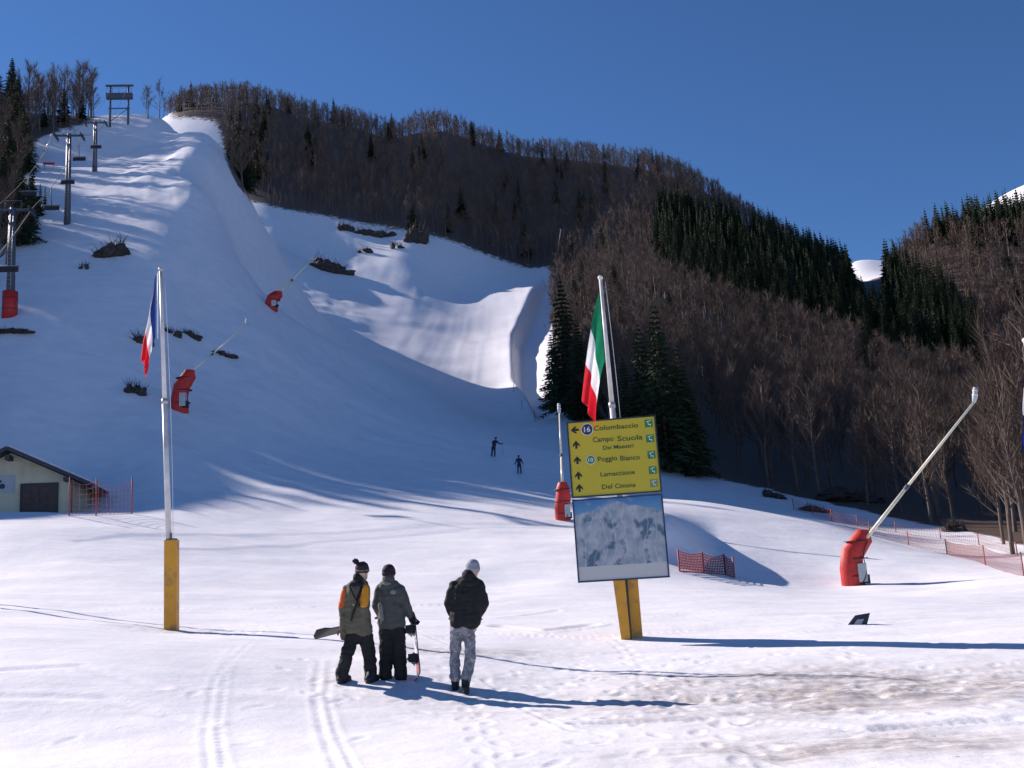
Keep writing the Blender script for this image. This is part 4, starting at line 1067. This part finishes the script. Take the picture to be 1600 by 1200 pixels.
# ---------------------------------------------------------------- bare rocks and scrub on the slope
def rock(px, py, wpx, hpx, label, tilt=0.0, seed=1):
    q = hit(px, py); d = dist(q); g = np.random.RandomState(seed)
    w, h = wpx*1.2/FPX*d/2, hpx*1.25/FPX*d; r = empty('rock_outcrop', q)
    n_ = max(2, min(6, int(wpx/7)))
    for k in range(n_):
        off = (k/(n_-1)-.5)*1.35*w; bm = bmesh.new(); bmesh.ops.create_icosphere(bm, subdivisions=3, radius=1.0)
        s1, s2, s3 = g.uniform(.38, .75), g.uniform(.5, 1.1), g.uniform(-.2, .2)*w; ph = g.uniform(0, 50)
        C_ = np.array([v.co for v in bm.verts]); nz_ = fbm(C_[:, 0]*1.6+ph+C_[:, 1], C_[:, 2]*1.6+ph*.7, 4)*.75
        for v, jt in zip(bm.verts, nz_):
            c = v.co*(1+jt); v.co = Vector((c.x*w*s1 + off, c.y*w*.4 + s3, c.z*h*.5*s2 + off*tilt + h*.12))
        me = bpy.data.meshes.new('boulder'); bm.to_mesh(me); bm.free(); me.materials.append(M_ROCK); link('boulder', me, r)
    m = MB(); vs, fs = [], []; rr = random.Random(seed)
    for k in range(60):
        o = rr.uniform(-1, 1)*w*.9; sliver(vs, fs, Vector((o, rr.uniform(-.3, .1)*w, o*tilt+rr.uniform(.1, .5)*h)), Vector((rr.gauss(0, .6), rr.gauss(0, .6), 1)), rr.uniform(.5, 1.1)*h, .03+.03*h, rr)
    me = np_mesh('scrub', vs, fs); me.materials.append(M_SHRUB); link('scrub', me, r)
    tag(r, label, 'rocks', 'bare rocky patches on the slope')
for i, (x_, y_, w_, h_, l_, t_) in enumerate((
  (172,400,42,22,'brown rock and scrub patch on the shaded slope below the lift pylon',.3),(131,420,12,9,'small dark rock left of the brown scrub patch',0),
  (516,424,44,20,'dark elongated rock patch above the small red snow lance',-.4),(541,360,22,13,'leftmost dark rock along the upper wood edge',-.2),
  (570,366,26,12,'long low rock along the upper wood edge',-.15),(600,370,28,11,'flat rock row along the upper wood edge',-.15),(650,378,24,26,'tall dark scrubby rock at the upper wood edge',0),
  (568,395,18,9,'small rock below the wood edge rocks',0.2),(620,388,16,10,'small tilted rock hanging below the wood edge',-.3),
  (222,536,22,15,'dark rock just left of the limp tricolour flag',-.3),(270,522,20,9,'low dark rock right of the lone flagpole',-.4),(300,526,22,9,'dark streak of rock right of the lone flagpole',-.5),
  (350,555,26,6,'thin strip of bare earth above the red padded lance',-.4),(212,614,24,16,'pale brown boulder just below the flag tip',-.2),
  (1330,782,70,16,'long dark bare bank below the wood',-.25),(1212,778,30,9,'dark fallen brush on the shaded ground below the wood',-.5),(1275,800,26,10,'small dark brush pile beside the net fence',-.4),
  (1490,830,24,14,'round grey scrub beside the sunlit track',0),(18,520,40,7,'thin dark ledge below the padded lift pylon',-.1))):
    rock(x_, y_, w_, h_, l_, t_, 40+i)
net_fence([(806,545),(800,580),(803,612),(816,640),(836,660)], 1.6, 'pale safety net along the right edge of the sunlit piste', net=False)

# ---------------------------------------------------------------- people
def cap(m, a, b, ra, rb, seg=10):
    """closed tapered capsule"""
    a, b = Vector(a), Vector(b); d = b-a
    if d.length < 1e-6: m.ball(a, ra, seg, 6); return
    d.normalize(); pts = []; rd = []
    for i in range(4):
        t = math.pi/2*(1-i/3.0); pts.append(a-d*ra*math.sin(t)); rd.append(max(ra*math.cos(t), ra*.02))
    for i in range(4):
        t = math.pi/2*i/3.0; pts.append(b+d*rb*math.sin(t)); rd.append(max(rb*math.cos(t), rb*.02))
    m.tube(pts, rd, seg)
def fuse(m, name, material, parent, voxel=.012, smooth=4, wrinkle=0.0, wscale=9.0, seed=0):
    """weld overlapping closed shapes into one continuous skin"""
    me = m.mesh('tmp', material); o = bpy.data.objects.new('tmp', me); COL.objects.link(o)
    rm = o.modifiers.new('r', 'REMESH'); rm.mode = 'VOXEL'; rm.voxel_size = voxel; rm.use_smooth_shade = True
    sm = o.modifiers.new('s', 'SMOOTH'); sm.iterations = smooth; sm.factor = .5
    dg = bpy.context.evaluated_depsgraph_get(); dg.update()
    out = bpy.data.meshes.new_from_object(o.evaluated_get(dg)); bpy.data.objects.remove(o); out.name = name
    if wrinkle:
        k = len(out.vertices); co = np.empty(k*3, np.float32); out.vertices.foreach_get('co', co); co = co.reshape(-1, 3)
        no = np.empty(k*3, np.float32); out.vertices.foreach_get('normal', no); no = no.reshape(-1, 3)
        w_ = fbm(co[:, 0]*wscale+seed, co[:, 2]*wscale*1.7+co[:, 1]*wscale*.8, 3)
        w2 = np.abs(vnoise(co[:, 0]*wscale*.6+co[:, 2]*wscale*.9+seed, co[:, 1]*wscale+co[:, 2]*wscale*.4))
        co = co + no*((w_*wrinkle - w2*wrinkle*.8)[:, None]); out.vertices.foreach_set('co', co.ravel()); out.update()
    out.materials.clear(); out.materials.append(material)
    out.polygons.foreach_set('use_smooth', np.ones(len(out.polygons), bool))
    return link(name, out, parent)
def hand_shapes(m, wrist, d, palm_n, s=1.0, curl=.5, side=1):
    """palm, four fingers of different length and a thumb"""
    w = Vector(wrist); d = Vector(d).normalized(); n_ = Vector(palm_n); n_ = (n_-d*n_.dot(d)).normalized(); a = d.cross(n_)*side
    cap(m, w, w+d*.045*s, .026*s, .032*s)
    for k in range(4):
        p = w+d*.05*s+a*(.028-.019*k)*s; cap(m, w+d*.02*s+a*(.018-.012*k)*s, p+d*.035*s, .016*s, .0125*s)
        ln = (.040, .047, .044, .034)[k]*s; q = p+d*.035*s; d1 = (d*math.cos(curl)+n_*math.sin(curl)); cap(m, q, q+d1*ln, .0105*s, .0098*s)
        q2 = q+d1*ln; d2 = (d*math.cos(curl*2.2)+n_*math.sin(curl*2.2)); cap(m, q2, q2+d2*ln*.8, .0098*s, .0085*s)
    t0 = w+d*.02*s+a*.026*s; t1 = t0+(d*.5+a*.7+n_*.3).normalized()*.04*s; cap(m, t0, t1, .015*s, .012*s); cap(m, t1, t1+(d*.8+a*.25+n_*.5).normalized()*.032*s, .012*s, .0095*s)
M_SKIN = mat('skin', (.50, .32, .24), .55, .06, 8)
CL = lambda n, c, v=.12, r=.8: mat(n, c, r, v, 14, bump=.25, bscale=60, spec=.2)
M_OLIVE = CL('olive_jacket', (.125, .115, .082)); M_ORANGE = CL('orange_panel', (.62, .27, .03)); M_DKTR = CL('black_trousers', (.022, .023, .024), .25)
M_CHAR = CL('charcoal_jacket', (.085, .09, .085)); M_BLKJ = CL('black_jacket', (.020, .021, .022), .25); M_KNIT = CL('dark_knit', (.035, .022, .032), .3)
M_GLOVE = CL('brown_glove', (.11, .09, .065)); M_GREYK = CL('grey_knit', (.30, .31, .36), .25); M_STRAP = CL('green_strap', (.16, .20, .12)); M_BOOT = CL('dark_boot', (.03, .03, .036), .3, .6)
M_UNDER = CL('reddish_cloth', (.26, .17, .15)); M_HAIR = CL('dark_hair', (.03, .02, .015), .3); M_DKORANGE = CL('red_orange_panel', (.55, .12, .03)); M_PATCH = CL('light_grey_patch', (.22, .23, .22))
def camo():
    m = bpy.data.materials.new('grey_camouflage'); m.use_nodes = True; t = m.node_tree; N = t.nodes; L = t.links; b = N['Principled BSDF']; b.inputs['Roughness'].default_value = .85
    tc = N.new('ShaderNodeTexCoord'); nz = N.new('ShaderNodeTexNoise'); nz.inputs['Scale'].default_value = 11; nz.inputs['Detail'].default_value = 2; L.new(tc.outputs['Object'], nz.inputs['Vector'])
    cr = N.new('ShaderNodeValToRGB'); cr.color_ramp.interpolation = 'CONSTANT'; e = cr.color_ramp.elements; e[0].color = (.17, .17, .18, 1); e[1].position = .43; e[1].color = (.28, .285, .30, 1)
    for p_, c in ((.52, (.22, .22, .235, 1)), (.60, (.42, .42, .44, 1))): q = e.new(p_); q.color = c
    L.new(nz.outputs['Fac'], cr.inputs[0]); L.new(cr.outputs[0], b.inputs['Base Color']); return m
M_CAMO = camo()

class Fig:
    """skeleton joints from the photograph's pixels at the person's own distance"""
    def __init__(s, D, ref): s.D = D; s.o = Vector(ref)
    def __call__(s, px, py, dy=0.0): return Vector(pix(px, py, s.D+dy)) - s.o
def foot(px, py, o): return Vector(hit(px, py)) - o
def boots(r, feet, mtl, toe=(0, 1, 0), sc=1.0):
    for ank, f in feet:
        m = MB(); t = Vector(toe).normalized(); cap(m, ank+Vector((0, 0, .06)), f+Vector((0, 0, .09)), .062*sc, .060*sc); cap(m, f+Vector((0, 0, .055))-t*.05, f+t*.17+Vector((0, 0, .045)), .055*sc, .045*sc)
        o = fuse(m, 'boot', mtl, r, .011, 3)
        m = MB(); cap(m, f+Vector((0, 0, .012))-t*.06, f+t*.18+Vector((0, 0, .012)), .046*sc, .042*sc); q = m.build('sole', M_BLACK, o); q.scale = (1, 1, 1)
def torso(m, pelvis, chest, neck, wid, dep, lat, hem=None):
    """lateral axis lat; stack of ellipsoids from hem to shoulders"""
    lat = Vector(lat).normalized()
    steps = 9
    for i in range(steps):
        t = i/(steps-1); p = pelvis.lerp(chest, min(1, t*1.25)) if t < .8 else chest.lerp(neck, (t-.8)*2.6)
        w_ = wid*(1.0 - .08*math.sin(math.pi*t) if t < .8 else 1.02-.9*(t-.8)); dp = dep*(1.0 if t < .8 else 1-.9*(t-.8))
        for sx in (-1, 0, 1): cap(m, p+lat*sx*(w_-dp)*.98, p+lat*sx*(w_-dp)*.98+Vector((0, 0, .01)), dp*.98, dp*.98, 12)
        cap(m, p-lat*(w_-dp), p+lat*(w_-dp), dp*.99, dp*.99, 12)
def head(m, c, fwd, s=1.0):
    f = Vector(fwd).normalized(); lat = f.cross(Vector((0, 0, 1)))
    m.ball(c, (.078*s, .095*s, .115*s), 16, 12); cap(m, c+f*.04+Vector((0, 0, -.05)), c+f*.055+Vector((0, 0, -.085)), .055*s, .04*s)
    cap(m, c+f*.09+Vector((0, 0, .005)), c+f*.112+Vector((0, 0, -.028)), .009*s, .014*s)
    for sx in (-1, 1): cap(m, c+lat*sx*.078*s+Vector((0, 0, .02)), c+lat*sx*.082*s+Vector((0, 0, -.03)), .014*s, .010*s); cap(m, c+f*.075+lat*sx*.03+Vector((0, 0, .01)), c+f*.078+lat*sx*.032+Vector((0, 0, .01)), .012*s, .012*s)
def person(lbl, spec):
    gp = Vector(hit(*spec['ground'])); D = dist(gp); r = empty('person', gp); F = Fig(D, gp); fw = spec['fwd']
    J = {k: F(*v) for k, v in spec['j'].items()}
    fl, fr = foot(*spec['feet'][0], gp), foot(*spec['feet'][1], gp)
    lat = (J['sr']-J['sl']); lat.z = 0; lat.normalize()
    # the body itself: head, neck, trunk and limbs in one skin
    m = MB(); head(m, J['head'], fw, spec.get('hs', 1.0)); cap(m, J['neck']-Vector((0, 0, .06)), J['head'], .056, .052)
    cap(m, J['pel'], J['chest'], .12, .13); cap(m, J['chest'], J['neck'], .12, .06); cap(m, J['sl'], J['sr'], .055, .055)
    for a, b_, c in (('sl', 'el', 'wl'), ('sr', 'er', 'wr')): cap(m, J[a], J[b_], .048, .040); cap(m, J[b_], J[c], .040, .028)
    for a, k_, an, f in (('hl', 'kl', 'al', fl), ('hr', 'kr', 'ar', fr)):
        cap(m, J['pel'], J[a], .10, .085); cap(m, J[a], J[k_], .080, .055); cap(m, J[k_], J[an], .055, .040); cap(m, J[an], f+Vector((0, .10, .05)), .040, .035)
    for w_, e_, cu_, sd_ in (('wl', 'el', spec['curl'][0], -1), ('wr', 'er', spec['curl'][1], 1)):
        hand_shapes(m, J[w_], J[w_]-J[e_], spec.get('palm', (0, 1, 0)), 1.0, cu_, sd_)
    fuse(m, 'body', M_SKIN, r, .0075, 2)
    # trousers
    m = MB(); tw = spec.get('leg', 1.0)
    cap(m, J['pel']+Vector((0, 0, .06)), J['pel']-Vector((0, 0, .04)), .122, .122); cap(m, J['hl']+Vector((0, 0, .0)), J['hr']+Vector((0, 0, .0)), .104, .104)
    for a, k_, an in (('hl', 'kl', 'al'), ('hr', 'kr', 'ar')):
        cap(m, J[a], J[k_], .104*tw, .086*tw); cap(m, J[k_], J[an]-Vector((0, 0, spec.get('cuff', .04))), .088*tw, .082*tw); cap(m, J[an]+Vector((0, 0, .05)), J[an]-Vector((0, 0, spec.get('cuff', .04))), .086*tw, .090*tw)
    fuse(m, 'trousers', spec['trousers'], r, .013, 3, .020, 11, 3)
    boots(r, ((J['al'], fl), (J['ar'], fr)), spec['boot'], spec.get('toe', (0, 1, 0)))
    # jacket with sleeves
    m = MB(); torso(m, J['hem'], J['chest'], J['neck'], spec['wid'], spec['dep'], lat)
    for a, b_, c in (('sl', 'el', 'wl'), ('sr', 'er', 'wr')):
        cap(m, J[a], J[b_], .080, .068); cap(m, J[b_], J[c], .068, .055); cap(m, J['chest']+lat*(.1 if a == 'sr' else -.1)+Vector((0, 0, .05)), J[a], .10, .08)
    jk = fuse(m, 'jacket', spec['jacket'], r, .013, 3, .018, 9, 7)
    # collar or hood
    m = MB(); hd = spec.get('hood', .085); bk = Vector(fw).normalized()*-1
    cap(m, J['neck']+bk*.02+Vector((0, 0, -.02)), J['neck']+bk*.035+Vector((0, 0, .05)), hd*1.1, hd*.95)
    cap(m, J['neck']+bk*.07-lat*.06+Vector((0, 0, -.05)), J['neck']+bk*.07+lat*.06+Vector((0, 0, -.05)), hd*.72, hd*.72)
    fuse(m, 'hood', spec.get('hoodmat', spec['jacket']), jk, .012, 3, .012, 13, 5)
    # hat
    hc = J['head']+Vector((0, 0, .045)); m = MB(); m.ball(hc, (.098, .112, .098), 18, 12); m.ball(hc-Vector((0, 0, .035)), (.102, .115, .055), 18, 10)
    hat = fuse(m, 'beanie', spec['hat'], r, .008, 2, .006, 30, 2)
    return r, J, F, gp, jk, hat, lat, D
P1 = dict(ground=(556, 1066), fwd=(.45, .9, 0), feet=((535, 1067), (579, 1066)),
  j=dict(head=(566, 893), neck=(562, 908), chest=(557, 930), pel=(561, 985), hem=(560, 982), sl=(543, 922, .05), sr=(570, 920, -.06), el=(536, 955, .02), er=(569, 951, -.12), wl=(537, 980, .0), wr=(570, 977, -.10),
         hl=(552, 993, .02), hr=(571, 993, 0), kl=(541, 1026, -.06), kr=(578, 1027, .06), al=(534, 1055, -.02), ar=(579, 1056, .04)),
  wid=.205, dep=.135, jacket=M_OLIVE, trousers=M_DKTR, boot=M_BOOT, hat=M_KNIT, hoodmat=M_BLKJ, curl=(.8, .55), toe=(.35, 1, 0), leg=1.08, hood=.08)
r1, J, F, gp, jk, hat, lat, D = person('', P1)
m = MB(); pc = F(555.5, 877.5); rr = random.Random(4)
for k in range(26): cap(m, F(560, 882), pc+rvec(rr)*.040, .012, .012, 6)
m.ball(pc, .040, 10, 8); fuse(m, 'pompom', M_KNIT, hat, .007, 1, .01, 60, 1)
m = MB(); hc = J['head']+Vector((0, 0, .012)); m.ball(hc, (.108, .120, .026), 20, 8); m.build('goggle_strap', M_STRAP, hat)
m = MB(); cap(m, J['sr']+Vector((0, -.03, .0)), J['sr'].lerp(J['er'], .78)+Vector((0, -.03, 0)), .074, .066); fuse(m, 'orange_sleeve_panel', M_ORANGE, jk, .012, 3, .012, 9, 7)
m = MB(); cap(m, J['sl']+Vector((-.02, -.02, -.03)), J['sl'].lerp(J['el'], .75)+Vector((-.02, -.015, 0)), .074, .064); fuse(m, 'red_orange_sleeve_panel', M_DKORANGE, jk, .012, 3, .012, 9, 7)
for a, b_ in ((F(546, 916, -.13), F(562, 948, -.17)), (F(566, 916, -.15), F(548, 970, -.15))):
    m = MB(); m.tube([a, a.lerp(b_, .5)+Vector((0, -.03, 0)), b_], .018, 6, flat=.4); m.build('strap', M_BLKJ, jk)
m = MB(); hand_shapes(m, J['wr']-Vector((0, 0, 0)), J['wr']-J['er'], (0, 1, 0), 1.42, .45, 1); fuse(m, 'glove', M_GLOVE, r1, .009, 2)
m = MB(); hand_shapes(m, J['wl'], J['wl']-J['el'], (0, 1, 0), 1.42, .8, -1); fuse(m, 'glove', M_GLOVE, r1, .009, 2)
tag(r1, 'person in olive jacket with orange sleeve panel and pompom beanie, walking away', 'person')
# board under the left arm, seen nearly end on
def snowboard(A, B_, up, L, W, mats, label, bind=True, flat_mat=None):
    A, B_ = Vector(A), Vector(B_); ax = (B_-A).normalized(); n_ = Vector(up); n_ = (n_-ax*n_.dot(ax)).normalized(); sd = ax.cross(n_); mid = (A+B_)/2
    r = empty('snowboard', mid); K = 28; secs = []
    for i in range(K+1):
        t = -1+2*i/K; ww = W*.5*(math.sqrt(max(0, 1-((abs(t)-.80)/.20)**2)) if abs(t) > .80 else 1-.12*(1-(t/.8)**2)); lift = .07*max(0, (abs(t)-.76)/.24)**2
        secs.append((ax*(t*L/2)+n_*lift, max(ww, .004)))
    def strip(i0, i1, off, th, k_=1.0):
        mm = MB(); vs = []; fs = []
        for i in range(i0, i1+1):
            c, w_ = secs[i]; w_ *= k_
            vs += [c+sd*w_+n_*off, c-sd*w_+n_*off, c-sd*w_+n_*(off-th), c+sd*w_+n_*(off-th)]
        for i in range(i1-i0):
            for k in range(4): fs.append((i*4+k, i*4+(k+1) % 4, i*4+4+(k+1) % 4, i*4+4+k))
        fs += [(3, 2, 1, 0), tuple((i1-i0)*4+k for k in range(4))]; mm.add(vs, fs); return mm
    strip(0, K, 0, .012).build('core', M_BLACK, r)
    cuts = [0, 10, 19, K]
    for q in range(3): strip(cuts[q], cuts[q+1], .003, .0025, .985).build('top_sheet', mats[q], r)
    if bind:
        for t in (-.20, .20):
            c = ax*(t*L); mm = MB()
            rot = Matrix((ax, sd, n_)).transposed()
            mm.box(c+n_*.018, (.10, .20, .03), rot); mm.box(c+n_*.05+sd*.085, (.12, .025, .07), rot); mm.box(c+n_*.09+sd*.10, (.11, .025, .10), rot)
            o = mm.build('binding', M_BLACK, r)
            mm = MB(); mm.tube([c+n_*.03-sd*.05+ax*.08, c+n_*.12-sd*.03, c+n_*.03-sd*.05-ax*.08], .016, 6, flat=.5); mm.tube([c+n_*.04+sd*.05+ax*.08, c+n_*.15+sd*.04, c+n_*.04+sd*.05-ax*.08], .018, 6, flat=.5); mm.build('binding_strap', M_GREY, o)
    tag(r, label, 'snowboard', 'snowboards carried by the walkers'); return r
M_NAVY = mat('navy_print', (.012, .015, .05), .6, .2, 6); M_WHP = mat('white_print', (.62, .62, .66), .3, .15, 9); M_PINK = mat('red_pink_print', (.55, .04, .10), .3, .25, 7)
a = Vector(pix(499, 991, D-.15)); b_ = Vector(pix(545, 980, D+1.05))
ax = (b_-a).normalized()
snowboard(a, a+ax*1.45, (-.5, -.05, .8), 1.45, .26, (M_NAVY, M_NAVY, M_NAVY), 'dark navy snowboard carried level under the arm of the walker with pompom', False)

P2 = dict(ground=(612, 1060), fwd=(.05, 1, 0), feet=((601, 1060), (626, 1060)),
  j=dict(head=(607.5, 897), neck=(608, 911), chest=(609, 930), pel=(612, 972), hem=(612, 972), sl=(593, 922), sr=(625, 921), el=(588, 946, .03), er=(635, 945, -.03), wl=(594, 962, .22), wr=(641, 962, .02),
         hl=(604, 982), hr=(621, 982), kl=(603, 1018, .03), kr=(624, 1018, -.03), al=(602, 1050, -.02), ar=(626, 1049, -.05)),
  wid=.205, dep=.145, jacket=M_CHAR, trousers=M_DKTR, boot=M_BOOT, hat=M_KNIT, curl=(.6, .9), leg=1.12, hood=.098)
r2, J, F, gp, jk, hat, lat, D = person('', P2)
m = MB(); cap(m, F(594, 945, -.10), F(597, 968, -.12), .034, .030); fuse(m, 'light_side_panel', M_PATCH, jk, .010, 3, .006, 20, 3)
m = MB(); m.ball(F(614, 925, -.152), (.045, .012, .035), 12, 8); m.build('back_emblem', M_PATCH, jk)
m = MB(); m.ball(F(604, 912, -.13), (.06, .02, .022), 12, 8); m.build('hood_trim', M_PATCH, jk)
m = MB(); hand_shapes(m, J['wr'], J['wr']-J['er'], (.6, .5, 0), 1.4, .9, 1); fuse(m, 'glove', M_BLKJ, r2, .009, 2)
m = MB(); hand_shapes(m, J['wl'], J['wl']-J['el'], (0, 1, 0), 1.4, .6, -1); fuse(m, 'glove', M_BLKJ, r2, .009, 2)
tag(r2, 'person in charcoal hooded jacket and black trousers holding a snowboard upright', 'person')
q = Vector(hit(655, 1064)); tp = Vector(pix(645, 962, D+.12)); ax = (tp-q).normalized()
snowboard(q+Vector((0, 0, .01)), q+ax*max(1.0, (tp-q).length*1.06), (-1, -.30, 0), max(1.0, (tp-q).length*1.06), .25, (M_PINK, M_WHP, M_NAVY), 'snowboard with navy top and pink nose standing on the snow beside the charcoal jacket', True)

P3 = dict(ground=(720, 1081), fwd=(.12, 1, 0), feet=((712, 1077), (728, 1082)),
  j=dict(head=(739, 890), neck=(733, 905), chest=(729, 926), pel=(724, 976), hem=(727, 968), sl=(710, 916), sr=(749, 915), el=(700, 943, .0), er=(757, 943, .0), wl=(707, 962, .16), wr=(748, 962, .16),
         hl=(714, 984), hr=(733, 984), kl=(711, 1025, .08), kr=(735, 1027, -.03), al=(711, 1057, .04), ar=(729, 1060, -.04)),
  wid=.225, dep=.155, jacket=M_BLKJ, trousers=M_CAMO, boot=M_BOOT, hat=M_GREYK, curl=(.9, .9), leg=.88, hood=.105, cuff=.0)
r3, J, F, gp, jk, hat, lat, D = person('', P3)
m = MB(); cap(m, F(718, 974, -.075), F(732, 974, -.085), .056, .056); fuse(m, 'waistband', M_UNDER, r3, .011, 2, .004, 20, 2)
tag(r3, 'person in bulky black jacket, grey camouflage trousers and grey beanie, hands in pockets', 'person')

# two skiers on the shaded run-out
def skier(px, py, hpx, lean, label, pole=True, sd=1):
    g0 = Vector(hit(px, py)); D = dist(g0); s = hpx/FPX*D/1.72; r = empty('person', g0); m = MB(); Z = lambda x, y, z: Vector((x, y, z))*s
    lx = lean; hip = Z(lx*.25, .0, .86); ch = Z(lx*.75, 0, 1.26); nk = Z(lx*.95, 0, 1.42); hd_ = Z(lx*1.1, 0, 1.58)
    b = MB(); b.ball(hd_, (.085*s, .09*s, .115*s), 10, 8); cap(b, nk, hd_, .05*s, .05*s); cap(b, hip, ch, .10*s, .11*s)
    for sx in (-1, 1): cap(b, hip+Z(sx*.08, 0, 0), Z(sx*.11+lx*.1, -.08, .46), .07*s, .05*s); cap(b, Z(sx*.11+lx*.1, -.08, .46), Z(sx*.12, 0, .08), .05*s, .04*s)
    fuse(b, 'body', M_SKIN, r, .03, 1)
    for sx in (-1, 1): cap(m, hip+Z(sx*.09, 0, 0), Z(sx*.12+lx*.1, -.08, .46), .105*s, .08*s); cap(m, Z(sx*.12+lx*.1, -.08, .46), Z(sx*.13, 0, .12), .08*s, .075*s)
    fuse(m, 'trousers', M_NAVY, r, .03, 2)
    m = MB(); cap(m, hip, ch, .16*s, .17*s); cap(m, ch+Z(-.12, 0, .08), ch+Z(.12, 0, .08), .11*s, .11*s); cap(m, ch, nk, .14*s, .08*s); hands = []
    for sx in (-1, 1):
        sh = ch+Z(sx*.2, 0, .06); el = sh+Z(sx*.10+lx*.3, -.1, -.24); ha = el+Z(.05*sx+lx*.8, -.22, -.02 if lean else -.16); cap(m, sh, el, .075*s, .06*s); cap(m, el, ha, .06*s, .05*s); hands.append(ha)
    fuse(m, 'jacket', M_NAVY, r, .03, 2)
    m = MB(); m.ball(hd_+Z(0, 0, .04), (.11*s, .12*s, .11*s), 10, 8); m.build('helmet', M_BLACK, r)
    for sx in (-1, 1):
        m = MB(); m.box(Z(sx*.13, .0, .02), (.10*s, 1.6*s, .025)); m.build('ski', M_BLACK, r)
        m = MB(); cap(m, Z(sx*.13, .06, .08), Z(sx*.13, -.16, .07), .06*s, .05*s); m.build('boot', M_BOOT, r)
        m = MB(); hand_shapes(m, hands[(sx+1)//2], Z(0, -1, 0), (0, 0, -1), 1.2*s, .9, sx); m.build('glove', M_BLACK, r)
    for ha in hands:
        m = MB(); m.tube([ha+Z(0, 0, .05), ha+Z(.05-lx*.2, .35, -ha.z/s+.05)], .012*s, 5); m.build('ski_pole', M_DSTEEL, r)
    tag(r, label, 'person', 'skiers on the shaded run out')
skier(771, 713, 30, .28, 'skier in dark clothes leaning forward on the shaded run-out')
skier(812, 740, 29, 0, 'skier in dark clothes standing upright on the shaded run-out')
